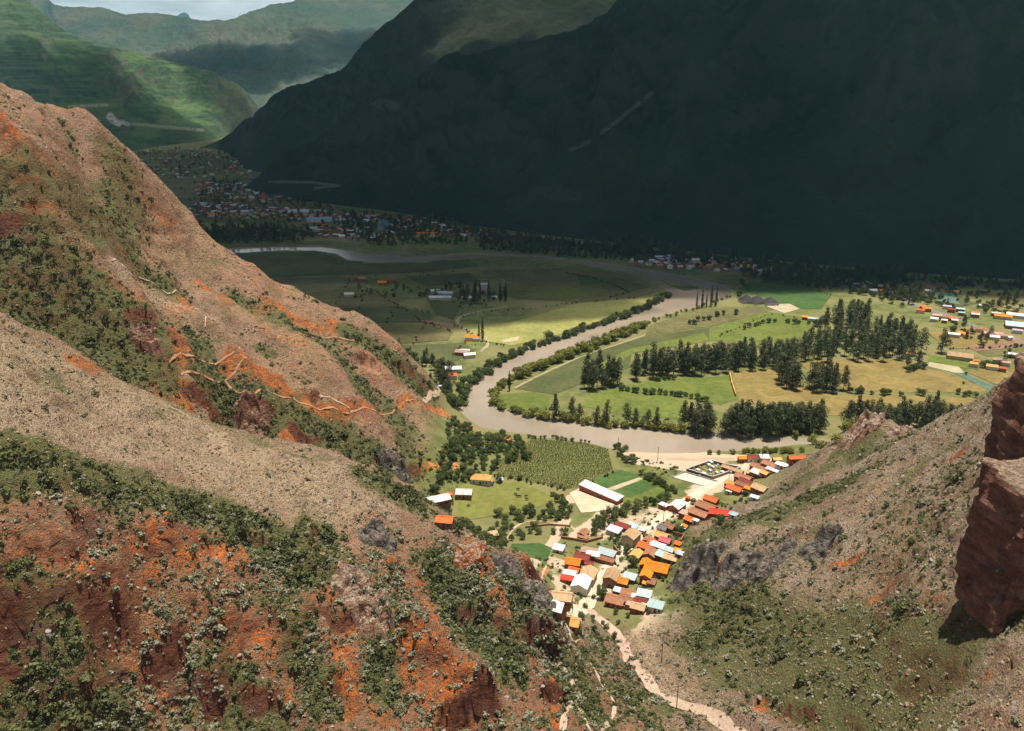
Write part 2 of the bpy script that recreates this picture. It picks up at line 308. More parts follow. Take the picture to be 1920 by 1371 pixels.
class NT:                                            # small shader graph writer
    def __init__(s, name):
        s.m = bpy.data.materials.new(name); s.m.use_nodes = True; s.t = s.m.node_tree
        s.b = s.t.nodes['Principled BSDF']; s.b.inputs['Roughness'].default_value = 0.9; s.b.inputs['Specular IOR Level'].default_value = 0.15
        s.pos = s.n('ShaderNodeNewGeometry').outputs['Position']
    def n(s, k): return s.t.nodes.new(k)
    def l(s, a, b): s.t.links.new(a, b)
    def put(s, sock, v):
        if isinstance(v, bpy.types.NodeSocket): s.l(v, sock)
        elif isinstance(v, (tuple, list)): sock.default_value = (*v, 1) if len(v) == 3 and len(sock.default_value) == 4 else v
        else: sock.default_value = v
    def noise(s, sc, det=4, rough=0.55, vec=None, dist=0.0, stretch=None):
        nd = s.n('ShaderNodeTexNoise'); nd.inputs['Scale'].default_value = sc; nd.inputs['Detail'].default_value = det; nd.inputs['Roughness'].default_value = rough; nd.inputs['Distortion'].default_value = dist
        vec = vec or s.pos
        if stretch:
            mm = s.n('ShaderNodeMapping'); mm.inputs['Scale'].default_value = stretch[:3]
            if len(stretch) > 3: mm.inputs['Rotation'].default_value = (0, 0, stretch[3])
            s.l(vec, mm.inputs['Vector']); vec = mm.outputs['Vector']
        s.l(vec, nd.inputs['Vector']); return nd.outputs['Fac']
    def ramp(s, x, a, b, smooth=True):
        nd = s.n('ShaderNodeMapRange'); nd.interpolation_type = 'SMOOTHSTEP' if smooth else 'LINEAR'
        nd.inputs['From Min'].default_value = a; nd.inputs['From Max'].default_value = b; s.put(nd.inputs['Value'], x); return nd.outputs['Result']
    def math(s, op, a, b=None):
        nd = s.n('ShaderNodeMath'); nd.operation = op; s.put(nd.inputs[0], a)
        if b is not None: s.put(nd.inputs[1], b)
        return nd.outputs[0]
    def mix(s, f, a, b):
        nd = s.n('ShaderNodeMix'); nd.data_type = 'RGBA'; s.put(nd.inputs['Factor'], f); s.put(nd.inputs['A'], a); s.put(nd.inputs['B'], b); return nd.outputs['Result']
    def mul(s, col, x):                              # colour times a scalar
        nd = s.n('ShaderNodeVectorMath'); nd.operation = 'SCALE'; s.put(nd.inputs[0], col); s.put(nd.inputs['Scale'], x); return nd.outputs[0]
    def at(s, name):
        nd = s.n('ShaderNodeAttribute'); nd.attribute_name = name; return nd.outputs['Fac']
    def rand(s): return s.n('ShaderNodeObjectInfo').outputs['Random']
    def bump(s, h, dist=0.3, st=1.0):
        nd = s.n('ShaderNodeBump'); nd.inputs['Distance'].default_value = dist; nd.inputs['Strength'].default_value = st; s.l(h, nd.inputs['Height']); s.l(nd.outputs['Normal'], s.b.inputs['Normal'])
    def col(s, c): s.put(s.b.inputs['Base Color'], c); return s.m

# ------------------------------------------------------------------ what grows and shows on the slopes (strokes laid along places on the ground)
def strokes(lst, grow_=1.0):
    F = np.zeros(GX.shape)
    for px, rad, st in lst:
        rad = rad * grow_; P = [tuple(p[:2]) for p in hits(px)]
        if len(P) == 1: P = P * 2
        xs = [p[0] for p in P]; ys = [p[1] for p in P]; k = rad * 2.2
        i0, i1 = np.searchsorted(gx, [min(xs) - k, max(xs) + k]); j0, j1 = np.searchsorted(gy, [min(ys) - k, max(ys) + k])
        s_ = np.s_[j0:j1, i0:i1]
        F[s_] = np.maximum(F[s_], st * (1 - sstep(rad * 0.3, rad * 1.9, seg_dist(GX[s_], GY[s_], P))))
    return F
RED = strokes([([(150, 686), (300, 682), (440, 664)], 4, .9), ([(480, 695), (510, 740)], 6, 1.0), ([(500, 715), (560, 755), (640, 790)], 5, .9), ([(620, 772), (740, 768), (830, 772), (880, 800)], 3, .8),
    ([(340, 735), (372, 780)], 4, 1), ([(535, 812), (600, 838)], 4, 1), ([(258, 622), (300, 662), (345, 640)], 5, .8), ([(90, 490), (200, 530), (262, 570)], 5, .8), ([(0, 255), (60, 300), (130, 345)], 6, .7), ([(0, 330), (80, 380)], 5, .7),
    ([(240, 350), (320, 420)], 6, .5), ([(380, 535), (520, 580), (640, 620)], 6, .7), ([(200, 420), (330, 560), (300, 600)], 6, .45), ([(680, 690), (700, 710)], 2, .7), ([(640, 760), (720, 790)], 6, .5), ([(860, 870), (760, 870)], 4, .5),
    ([(870, 1030), (920, 1080), (935, 1130)], 3.5, .9), ([(725, 1050), (755, 1085)], 3, .9), ([(735, 1200), (800, 1240), (850, 1290)], 7, 1), ([(640, 1230), (660, 1330)], 3.5, .9), ([(560, 1255), (540, 1340)], 2.5, .8),
    ([(250, 1090), (290, 1010), (360, 1040)], 4, .7), ([(440, 1000), (520, 1060)], 7, .5), ([(80, 1180), (140, 1180)], 4, .7), ([(300, 1280), (420, 1330)], 6, .5), ([(680, 1180), (720, 1330)], 5, .6), 
    ([(1560, 1062), (1612, 1040)], 1.6, .9), ([(1580, 1155), (1662, 1108)], 1.6, .9), ([(1430, 1318), (1480, 1330), (1540, 1355)], 3, 1), ([(1640, 912), (1662, 905)], 1, .8), ([(1720, 1100), (1760, 1150)], 3, .5), ([(1790, 860), (1800, 850)], 2, .7),
    ([(985, 1042), (1030, 1046)], 2, .5), ([(1000, 1110), (1040, 1130)], 3, .7), ([(1600, 1300), (1850, 1280)], 2, .5),  ([(1042, 1290), (1040, 1371)], 1.5, 1), ([(60, 1060), (180, 1090)], 6, .6), ([(330, 1000), (470, 1040)], 5, .6), ([(560, 1060), (600, 1100)], 5, .5), ([(800, 1100), (830, 1180)], 4, .6), ([(420, 1180), (520, 1220)], 6, .55), ([(180, 1240), (330, 1300)], 6, .5), ([(490, 705), (520, 725)], 6, 1.3)], .96)
VEG = strokes([([(0, 862), (150, 885), (300, 925), (420, 965), (520, 1035)], 6, 1), ([(0, 490), (100, 560), (240, 650)], 20, .75), ([(40, 330), (150, 400), (230, 460)], 8, .6), ([(240, 310), (200, 420), (320, 530)], 8, .6),
    ([(400, 740), (480, 760), (560, 800), (700, 850)], 9, .8), ([(660, 625), (740, 690), (800, 730)], 8, .8), ([(0, 1250), (150, 1300)], 9, 1), ([(540, 1140), (600, 1300)], 5, .55),
    ([(820, 1060), (870, 1180), (950, 1240)], 6, 1), ([(960, 1090), (990, 1150)], 4, .9), ([(600, 1000), (560, 1080)], 6, .7), ([(430, 1310), (500, 1371)], 6, .7), ([(700, 1130), (720, 1280)], 5, .6),
    ([(1290, 1130), (1400, 1190), (1550, 1230), (1700, 1300)], 12, .8), ([(1360, 985), (1450, 950), (1560, 915)], 10, .95), ([(1500, 900), (1600, 850), (1700, 820)], 6, .5), ([(1560, 860), (1640, 820)], 4, .6), ([(1650, 1230), (1800, 1190)], 5, .6), ([(1840, 1160), (1760, 1200)], 4, .9), ([(1120, 1240), (1200, 1340)], 10, .35), ([(1270, 990), (1270, 1130)], 5, .8), ([(1800, 1170), (1920, 1150)], 5, .7),
    ([(1420, 1250), (1600, 1330), (1700, 1371)], 8, .6), ([(820, 880), (760, 930), (700, 900)], 7, .9), ([(845, 790), (890, 820), (850, 870), (820, 900)], 9, 1), ([(1060, 1250), (1110, 1340)], 6, .6), ([(880, 790), (840, 860)], 6, .7), ([(450, 560), (560, 620), (640, 660)], 8, .5), ([(130, 640), (60, 600)], 12, .6)])
VEG = np.clip(VEG + HILL * left_b * .55 * sstep(.55, .15, FLOW_B + .2 * fbm(GX, GY, 18, 3, 311)), 0, 1)
RED = np.clip(RED + HILL * left_b * .42 * sstep(.95, 1.35, FLOW_B + .45 * fbm(GX, GY, 22, 4, 313)), 0, 1)
BARE = strokes([([(0, 720), (300, 800), (600, 900)], 24, .8), ([(1620, 800), (1560, 850)], 10, .7), ([(1550, 1000), (1750, 850)], 16, .6), ([(1190, 1190), (1240, 1280), (1330, 1330)], 3, 1), ([(1370, 1240), (1500, 1260)], 3, .7), ([(1700, 1200), (1900, 1280)], 12, .6), ([(220, 490), (380, 590)], 8, .7),
    ([(1060, 1150), (1115, 1110), (1150, 1050), (1215, 990), (1290, 945)], 8, .32), ([(1310, 922), (1390, 880), (1430, 880)], 8, .8), ([(1200, 860), (1280, 870), (1330, 860)], 8, 1), ([(1180, 850), (1400, 858)], 4, 1), ([(1080, 935), (1150, 945), (1120, 980), (1085, 1005)], 4.5, 1), ([(1130, 1000), (1230, 960)], 8, .6), ([(1400, 862), (1430, 862)], 5, 1), ([(1300, 1170), (1210, 1175)], 3, .8), ([(1160, 1060), (1120, 1110)], 6, .7), ([(1210, 1020), (1260, 960), (1330, 920)], 6, .6), ([(1200, 1120), (1250, 1160)], 8, .5), ([(890, 1047), (1060, 975)], 2.5, .9), ([(1040, 1050), (1060, 1120)], 5, .6), ([(1640, 1180), (1500, 1060)], 8, .5), ([(1300, 1160), (1230, 1180)], 3, .9)])

# ground material: bare pinkish soil, straw, red earth, scrub, stone on the steep faces
def ground_material():
    s = NT('gorge_ground')
    n_big = s.noise(0.02, 5); n_mid = s.noise(0.11, 6, .6); n_sm = s.noise(0.7, 5, .65); n_fine = s.noise(2.6, 4, .6)
    hill = s.at('hill'); red = s.at('red'); veg = s.at('veg'); bare = s.at('bare'); crag = s.at('crag')
    soil = s.mix(s.ramp(n_mid, .35, .65), (0.36, 0.222, 0.142), (0.48, 0.33, 0.215))
    straw = s.mix(n_sm, (0.27, 0.205, 0.092), (0.42, 0.315, 0.16))
    c = s.mix(s.ramp(n_sm, .38, .6), straw, soil)
    pinkish = s.mix(s.ramp(n_mid, .42, .58), (0.32, 0.172, 0.115), (0.34, 0.245, 0.19))
    c = s.mix(s.ramp(s.math('ADD', n_big, s.math('MULTIPLY', n_sm, .35)), .58, .78), c, pinkish)
    c = s.mix(s.math('MULTIPLY', s.at('warm'), s.ramp(s.math('ADD', n_mid, s.math('MULTIPLY', n_sm, .5)), .55, .9)), c, s.mix(n_sm, (0.39, 0.18, 0.098), (0.57, 0.32, 0.19)))
    c = s.mix(s.math('MULTIPLY', s.at('front'), s.ramp(s.math('ADD', n_mid, s.math('MULTIPLY', n_sm, .5)), .42, .8)), c, s.mix(n_sm, (0.25, 0.092, 0.045), (0.46, 0.21, 0.11)))
    c = s.mix(s.math('MULTIPLY', s.ramp(s.math('ADD', n_mid, s.math('MULTIPLY', bare, .35)), .45, .8), s.math('ADD', s.math('MULTIPLY', bare, .8), .1)), c, (0.51, 0.37, 0.24))
    c = s.mix(s.math('MULTIPLY', s.at('ashy'), s.ramp(s.math('ADD', n_mid, s.math('MULTIPLY', n_sm, .6)), .55, .9)), c, s.mix(n_sm, (0.32, 0.235, 0.18), (0.52, 0.395, 0.30)))
    # red earth
    redm = s.ramp(s.math('ADD', s.math('MULTIPLY', red, .95), s.math('MULTIPLY', s.math('SUBTRACT', s.math('ADD', n_sm, s.math('MULTIPLY', s.math('SUBTRACT', s.noise(.22, 5, .7), .5), .8)), .5), 1.9)), .44, .64)
    redc = s.mix(s.ramp(s.noise(.3, 5), .35, .65), (0.34, 0.095, 0.04), (0.66, 0.19, 0.038))
    c = s.mix(redm, c, redc)
    # low scrub and grass between the built shrubs, with tuft shade painted in
    patch = s.noise(.045, 6, .68, dist=.8)
    c = s.mix(s.math('MULTIPLY', s.ramp(patch, .52, .66), .6), c, s.mix(n_sm, (0.17, 0.125, 0.075), (0.28, 0.21, 0.13)))
    c = s.mix(s.math('MULTIPLY', s.ramp(s.noise(.16, 6, .7, dist=1.0), .54, .66), .65), c, s.mix(n_sm, (0.14, 0.10, 0.065), (0.25, 0.185, 0.12)))
    vm = s.ramp(s.math('ADD', s.math('ADD', s.math('MULTIPLY', veg, .55), s.math('MULTIPLY', s.math('SUBTRACT', s.noise(.06, 5, .65), .5), .5)), s.math('MULTIPLY', s.math('ADD', n_mid, n_sm), .55)), .66, .90)
    c = s.mix(vm, c, s.mix(n_sm, (0.10, 0.105, 0.035), (0.21, 0.195, 0.075)))
    sp_ = s.math('MULTIPLY', s.ramp(n_fine, .50, .60), s.ramp(s.noise(.05, 4), .25, .55))
    c = s.mix(s.math('MULTIPLY', s.math('MULTIPLY', sp_, .88), s.math('SUBTRACT', 1.0, s.math('MULTIPLY', bare, .3))), c, (0.070, 0.060, 0.032))  # dark specks painted as the shade under grass tufts
    c = s.mix(s.math('MULTIPLY', s.ramp(s.noise(.28, 6, .7), .5, .66), .55), c, (0.15, 0.135, 0.075))
    # stone where it is steep
    nrm = s.n('ShaderNodeSeparateXYZ'); g_ = s.n('ShaderNodeNewGeometry'); s.l(g_.outputs['Normal'], nrm.inputs[0])
    st = s.ramp(s.math('ADD', nrm.outputs['Z'], s.math('MULTIPLY', s.math('SUBTRACT', n_sm, .5), .35)), .62, .42)
    lay = s.noise(.6, 5, .65, stretch=(.7, .7, 1.5))
    rock = s.mix(s.ramp(lay, .35, .65), (0.12, 0.042, 0.024), (0.25, 0.10, 0.055))
    rock = s.mix(s.math('MULTIPLY', s.ramp(n_mid, .5, .7), .5), rock, (0.26, 0.19, 0.14))
    c_h = s.mix(s.math('MULTIPLY', st, s.math('ADD', s.math('MULTIPLY', crag, .6), .4)), c, rock)
    # plain and village ground: turf, worn earth
    turf = s.mix(s.ramp(n_mid, .35, .65), (0.085, 0.105, 0.03), (0.17, 0.17, 0.06))
    turf = s.mix(s.ramp(n_big, .42, .62), turf, (0.20, 0.18, 0.075))
    earth = s.mix(n_sm, (0.42, 0.30, 0.20), (0.56, 0.45, 0.33))
    bm_ = s.ramp(s.math('ADD', s.math('MULTIPLY', bare, 1.0), s.math('MULTIPLY', s.math('SUBTRACT', n_mid, .5), 1.1)), .35, .6)
    turf = s.mix(bm_, turf, earth)
    turf = s.mix(s.math('MULTIPLY', s.ramp(n_fine, .5, .62), .4), turf, (0.07, 0.075, 0.025))
    turf = s.mix(redm, turf, redc)
    turf = s.mix(s.at('mud'), turf, s.mix(n_sm, (0.20, 0.16, 0.11), (0.34, 0.28, 0.21)))
    s.col(s.mix(hill, turf, c_h))
    h = s.math('ADD', s.math('MULTIPLY', n_sm, 1.0), s.math('MULTIPLY', n_fine, .45)); s.bump(s.math('MULTIPLY', h, s.math('ADD', s.math('MULTIPLY', hill, .8), .2)), 2.2, 1.0)
    return s.m
M_GROUND = ground_material()
nyg, nxg = GX.shape
steep = HILL * sstep(.9, 1.8, SLOPE)
VX = GX + steep * (1.3 * perlin(GX / 4.3, Z / 2.6 + GY / 9, 401) + .6 * perlin(GX / 1.9, Z / 1.3, 403)); VY = GY + steep * (1.3 * perlin(GX / 3.7, Z / 2.6, 405) + .6 * perlin(GX / 1.7 + GY / 5, Z / 1.2, 407))
V = np.stack([VX, VY, Z], -1).reshape(-1, 3)
idx = np.arange(nyg * nxg).reshape(nyg, nxg)
F4 = np.stack([idx[:-1, :-1], idx[:-1, 1:], idx[1:, 1:], idx[1:, :-1]], -1)
st_y = np.array([p[1] for p in STREAM])[::-1]; st_x = np.array([p[0] for p in STREAM])[::-1]
xs_div = np.where(GY > 300, 40, np.interp(GY, st_y, st_x))
cls = np.where(HILL > .5, np.where(GX < xs_div, 1, 2), 0)[:-1, :-1]
ATT = {'ashy': np.clip(right_c * (.7 + 1.2 * fbm(GX, GY, 34, 4, 303)), 0, 1), 'warm': np.clip(left_b * (.75 + .6 * fbm(GX, GY, 60, 3, 301)) , 0, 1), 'front': np.clip(FRONT, 0, 1), 'hill': HILL, 'red': RED, 'veg': np.clip(VEG + .10 * right_c + .34 * HILL * sstep(.15, .7, fbm(GX, GY, 22, 4, 321)), 0, 1), 'bare': BARE, 'crag': CRAG, 'mud': (1 - sstep(-1, 3.5, rsd)) * (GY < 1300)}
for k, nm in ((0, 'valley_floor'), (1, 'left_hillside'), (2, 'right_hillside')):
    f = F4[cls == k]; used, inv = np.unique(f, return_inverse=True)
    o = mesh_ob(nm, V[used], inv.reshape(-1, 4), M_GROUND, smooth=True)
    for a, F in ATT.items(): attr(o, a, F.ravel()[used])
    tag(o, {0: 'flat green valley floor below the gorge', 1: 'red and tan scrubby hillside on the left', 2: 'dry scrubby hillside on the right'}[k], {0: 'ground', 1: 'hillside', 2: 'hillside'}[k], kind='structure')

# ------------------------------------------------------------------ draped sheets: fields, roads, paths, water
def water_material():
    s = NT('silty_water')
    n = s.noise(.012, 4); s.col(s.mix(s.ramp(n, .35, .65), (0.245, 0.196, 0.145), (0.315, 0.255, 0.19)))
    s.b.inputs['Roughness'].default_value = 0.12; s.b.inputs['Specular IOR Level'].default_value = 0.5
    s.bump(s.math('ADD', s.noise(.5, 4), s.math('MULTIPLY', s.noise(.06, 3), 2.0)), .12, .6); return s.m
M_WATER = water_material()
def sheet(name, poly, zfun, mat, step=None):
    P = [Vector((p[0], p[1])) for p in poly]
    if step:
        Q = []
        for a, b in zip(P, P[1:] + P[:1]):
            n = max(1, int((b - a).length / step)); Q += [a.lerp(b, t / n) for t in range(n)]
        P = Q
    n = len(P); edges = [(i, (i + 1) % n) for i in range(n)]
    pts = list(P)
    if step:
        xs = [p.x for p in P]; ys = [p.y for p in P]
        X_, Y_ = np.meshgrid(np.arange(min(xs), max(xs), step) + step * .37, np.arange(min(ys), max(ys), step) + step * .41)
        X_, Y_ = X_.ravel(), Y_.ravel(); pl = [(p.x, p.y) for p in P]
        ok = sdf_poly(X_, Y_, pl) < -step * .45
        pts += [Vector((a, b)) for a, b in zip(X_[ok], Y_[ok])]
    vo, eo, fo, *_ = delaunay_2d_cdt(pts, edges, [], 1, 1e-4)
    z = zfun(np.array([v.x for v in vo]), np.array([v.y for v in vo]))
    return mesh_ob(name, [(v.x, v.y, float(q_)) for v, q_ in zip(vo, z)], [list(f) for f in fo], mat, smooth=True)
flat = lambda z: (lambda x, y: np.full(len(x), z))
big = lambda poly, m_: poly
def inflate(pts, m_):                                # widen the water sheet so that it tucks under its banks
    P = np.array(pts); a = np.roll(P, 1, 0); b = np.roll(P, -1, 0); t = b - a; t /= np.linalg.norm(t, axis=1)[:, None] + 1e-9
    ar = np.sum(P[:, 0] * np.roll(P[:, 1], -1) - np.roll(P[:, 0], -1) * P[:, 1]); n = np.stack([t[:, 1], -t[:, 0]], 1) * (1 if ar > 0 else -1)
    return [tuple(p) for p in P + n * m_]
tag(sheet('river', inflate(RIVER, 3.0), flat(-1.0), M_WATER), 'brown silty river bending through the valley', 'river', kind='structure')
tag(sheet('far_river', inflate(FRIVER, 2.0), flat(-0.95), M_WATER), 'pale far reach of the river across the plain', 'river', kind='structure')

# ------------------------------------------------------------------ mountains: skins lofted from foot to crest and down behind
def mountain_material(name, cols, rock, terr, patch):
    s = NT(name)
    n1 = s.noise(.0022, 6, .6); n2 = s.noise(.012, 6, .62); n3 = s.noise(.06, 5, .62)
    c = s.mix(s.ramp(n1, .35, .65), cols[0], cols[1]); c = s.mix(s.math('MULTIPLY', s.ramp(n2, .42, .66), .75), c, cols[2])
    c = s.mix(s.math('MULTIPLY', s.ramp(n3, .53, .62), .6), c, (0.025, 0.035, 0.015))
    if terr:
        sep = s.n('ShaderNodeSeparateXYZ'); s.l(s.pos, sep.inputs[0])
        w = s.noise(.03, 3, .5, stretch=(.25, .25, 3.2)); c = s.mix(s.math('MULTIPLY', s.ramp(w, .52, .58), terr), c, cols[3])
        pn = s.noise(.006, 3, .5, stretch=(.5, .5, 2.0)); c = s.mix(s.math('MULTIPLY', s.ramp(pn, .55, .62), patch), c, cols[4])
    g_ = s.n('ShaderNodeNewGeometry'); nr = s.n('ShaderNodeSeparateXYZ'); s.l(g_.outputs['Normal'], nr.inputs[0])
    st = s.ramp(s.math('ADD', nr.outputs['Z'], s.math('MULTIPLY', s.math('SUBTRACT', n2, .5), .5)), .62, .42)
    c = s.mix(s.math('MULTIPLY', st, .4), c, rock)
    c = s.mix(s.math('MULTIPLY', s.at('scar'), s.ramp(n3, .35, .5)), c, (0.34, 0.32, 0.29))
    s.col(c); s.bump(s.math('ADD', s.math('MULTIPLY', n2, 2.0), n3), 9.0, .7); return s.m
def loft(name, cols, nu, nv, mat, amp, gully, back, seed, label, scars=()):
    # cols: (crest point, foot point); curves between foot and crest sag slightly like a worn slope
    cr_ = np.array([c[0] for c in cols]); ft = np.array([c[1] for c in cols]); k = np.arange(len(cols))
    t = np.linspace(0, len(cols) - 1, nu)
    def cat(P):
        i = np.clip(np.floor(t).astype(int), 0, len(P) - 2); f = (t - i)[:, None]
        p0 = P[np.clip(i - 1, 0, None)]; p1 = P[i]; p2 = P[i + 1]; p3 = P[np.clip(i + 2, None, len(P) - 1)]
        return .5 * (2 * p1 + (p2 - p0) * f + (2 * p0 - 5 * p1 + 4 * p2 - p3) * f * f + (3 * p1 - p0 - 3 * p2 + p3) * f ** 3)
    CR, FT = cat(cr_), cat(ft)
    vv = np.concatenate([np.linspace(0, 1, nv), 1 + np.linspace(0, 1, nv // 4 + 1)[1:]])
    U_, W = np.meshgrid(np.linspace(0, 1, nu), vv)
    P = np.empty(U_.shape + (3,))
    W1 = np.clip(W, 0, 1)[..., None]; W2 = np.clip(W - 1, 0, 1)[..., None]
    P[:] = FT[None] * (1 - W1) + CR[None] * W1
    P[..., 2] -= (0.10 * (CR[:, 2] - FT[:, 2]))[None] * np.sin(np.pi * np.clip(W, 0, 1))
    D = CR - FT; D[:, 2] = 0; D /= np.linalg.norm(D, axis=1)[:, None] + 1e-9
    P += D[None] * back * W2; P[..., 2] -= (W2[..., 0] ** .8) * back * .55
    x, y = P[..., 0], P[..., 1]; s_along = np.cumsum(np.concatenate([[0], np.linalg.norm(np.diff(CR + FT, axis=0), axis=1)])) / 2
    S = np.broadcast_to(s_along[None], W.shape)
    hh = np.clip(P[..., 2] - FT[None, :, 2], 0, None); env = np.minimum(hh / 160, 1) * (1 - .55 * sstep(.82, 1, W) * (1 - sstep(1, 1.15, W)))
    warp = S + 60 * perlin(x / 320, y / 320, seed + 3) + 25 * perlin(x / 90, y / 90, seed + 5)
    gul = ridged(warp, W * 500, gully, 4, seed) - .6
    P[..., 2] += env * (amp * gul + amp * .8 * fbm(x, y, 420, 6, seed + 9) + amp * .25 * ridged(x, y, 60, 3, seed + 12))
    fi = np.arange(P[..., 0].size).reshape(W.shape)
    F_ = np.stack([fi[:-1, :-1], fi[:-1, 1:], fi[1:, 1:], fi[1:, :-1]], -1).reshape(-1, 4)
    o = mesh_ob(name, P.reshape(-1, 3), F_, mat, smooth=True)
    sc_ = np.zeros(W.shape); pu, pv, _ = to_px(P)
    for px, r_, st_ in scars: sc_ = np.maximum(sc_, st_ * (1 - sstep(r_ * .6, r_ * 1.3, seg_dist(pu, pv, px))) * (W <= 1))
    attr(o, 'scar', sc_.ravel())
    return tag(o, label, 'mountain', kind='structure')
def mcol(cu, cv, fu, fv, slope, fy=None):            # crest pixel, foot pixel; the crest stands where the slope from the foot meets its sight line
    f = atz(fu, fv, -3.0) if fy is None else aty(fu, fv, fy)
    d = ray(cu, cv); lo, hi = f[1] * 1.01, 40000
    for _ in range(60):
        m_ = (lo + hi) / 2; p = d * (m_ / d[1]); run = math.hypot(p[0] - f[0], p[1] - f[1])
        if CAM_H + p[2] - f[2] > slope * run: lo = m_
        else: hi = m_
    p = d * (lo / d[1]); p[2] += CAM_H
    return p, f
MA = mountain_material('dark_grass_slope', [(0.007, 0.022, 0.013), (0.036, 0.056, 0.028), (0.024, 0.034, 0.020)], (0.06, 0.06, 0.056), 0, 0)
MB_ = mountain_material('hazed_grass_slope', [(0.025, 0.045, 0.026), (0.045, 0.06, 0.034), (0.034, 0.04, 0.03)], (0.08, 0.08, 0.08), 0, 0)  # bluish tint painted in as distance haze
MC = mountain_material('terraced_slope', [(0.026, 0.062, 0.030), (0.05, 0.088, 0.040), (0.022, 0.045, 0.022), (0.075, 0.11, 0.05), (0.09, 0.14, 0.045)], (0.16, 0.14, 0.11), .55, .6)  # red held back so the greens carry the teal of haze
MD = mountain_material('hazed_high_slope', [(0.045, 0.08, 0.058), (0.095, 0.10, 0.068), (0.05, 0.075, 0.052)], (0.11, 0.12, 0.115), 0, 0)  # grey-blue greens carry haze that the thin valley air lacks
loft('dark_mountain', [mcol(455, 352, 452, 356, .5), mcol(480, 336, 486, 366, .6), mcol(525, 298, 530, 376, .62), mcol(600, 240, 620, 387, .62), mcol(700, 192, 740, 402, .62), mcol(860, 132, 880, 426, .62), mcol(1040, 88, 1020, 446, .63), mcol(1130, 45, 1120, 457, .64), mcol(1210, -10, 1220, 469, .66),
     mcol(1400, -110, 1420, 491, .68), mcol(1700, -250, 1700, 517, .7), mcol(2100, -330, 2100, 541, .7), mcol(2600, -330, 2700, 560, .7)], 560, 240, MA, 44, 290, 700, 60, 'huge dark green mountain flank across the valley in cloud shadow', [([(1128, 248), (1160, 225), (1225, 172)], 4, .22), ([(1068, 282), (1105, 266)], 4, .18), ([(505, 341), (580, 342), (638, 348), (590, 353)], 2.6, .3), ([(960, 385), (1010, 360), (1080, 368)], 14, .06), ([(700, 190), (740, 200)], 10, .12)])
loft('shaded_mountain', [mcol(372, 278, 370, 281, .3), mcol(415, 262, 408, 283, .36), mcol(455, 232, 436, 298, .42), mcol(490, 206, 464, 322, .48), mcol(560, 165, 540, 330, .55), mcol(640, 130, 640, 340, .58), mcol(700, 75, 740, 350, .58), mcol(790, 0, 860, 360, .6), mcol(880, -60, 960, 370, .6), mcol(1100, -150, 1150, 380, .6), mcol(1400, -230, 1500, 390, .6)],
     380, 160, MB_, 28, 300, 1500, 75, 'second shaded mountain shoulder behind the dark slope')
loft('terraced_mountain', [mcol(-480, -260, -440, 332, .45), mcol(-250, -170, -240, 322, .45), mcol(-80, -85, -90, 314, .45), mcol(52, 0, 60, 305, .45), mcol(100, 42, 140, 295, .45), mcol(180, 84, 220, 290, .45), mcol(260, 98, 290, 278, .45), mcol(330, 116, 350, 270, .45), mcol(400, 140, 410, 262, .45), mcol(450, 166, 450, 252, .42), mcol(490, 206, 484, 240, .4)],
     360, 170, MC, 22, 240, 1500, 90, 'green terraced mountain spur catching light at upper left', [([(206, 218), (214, 226), (222, 231)], 7, .95), ([(228, 229), (240, 233)], 4, .8), ([(130, 200), (200, 197)], 3, .5), ([(245, 232), (330, 240), (380, 244)], 3, .4)])
loft('high_ridge', [mcol(-700, -150, -500, 240, .4, 5200), mcol(-150, -30, -100, 230, .4, 5000), mcol(60, -6, 60, 225, .4, 4600), mcol(110, 11, 120, 222, .4, 4500), mcol(190, 18, 200, 220, .4, 4500), mcol(240, 27, 250, 219, .4, 4500), mcol(310, 27, 310, 218, .4, 4500), mcol(370, 39, 370, 218, .4, 4500), mcol(430, 42, 440, 217, .4, 4500), mcol(470, 26, 490, 216, .4, 4500), mcol(510, 11, 540, 215, .4, 4500), mcol(560, -2, 600, 214, .42, 4500), mcol(640, -50, 690, 214, .42, 4500), mcol(900, -110, 900, 214, .42, 4600)],
     340, 150, MD, 30, 520, 2500, 105, 'distant brown green ridge closing the valley head')
loft('far_peak', [mcol(318, 48, 316, 60, .3, 12500), mcol(330, 33, 328, 70, .3, 12500), mcol(343, 24, 343, 75, .3, 12500), mcol(352, 27, 353, 75, .3, 12500), mcol(362, 42, 364, 70, .3, 12500), mcol(375, 52, 378, 66, .3, 12500)],
     60, 40, MB_, 12, 200, 1500, 130, 'small blue jagged peak beyond the ridge')

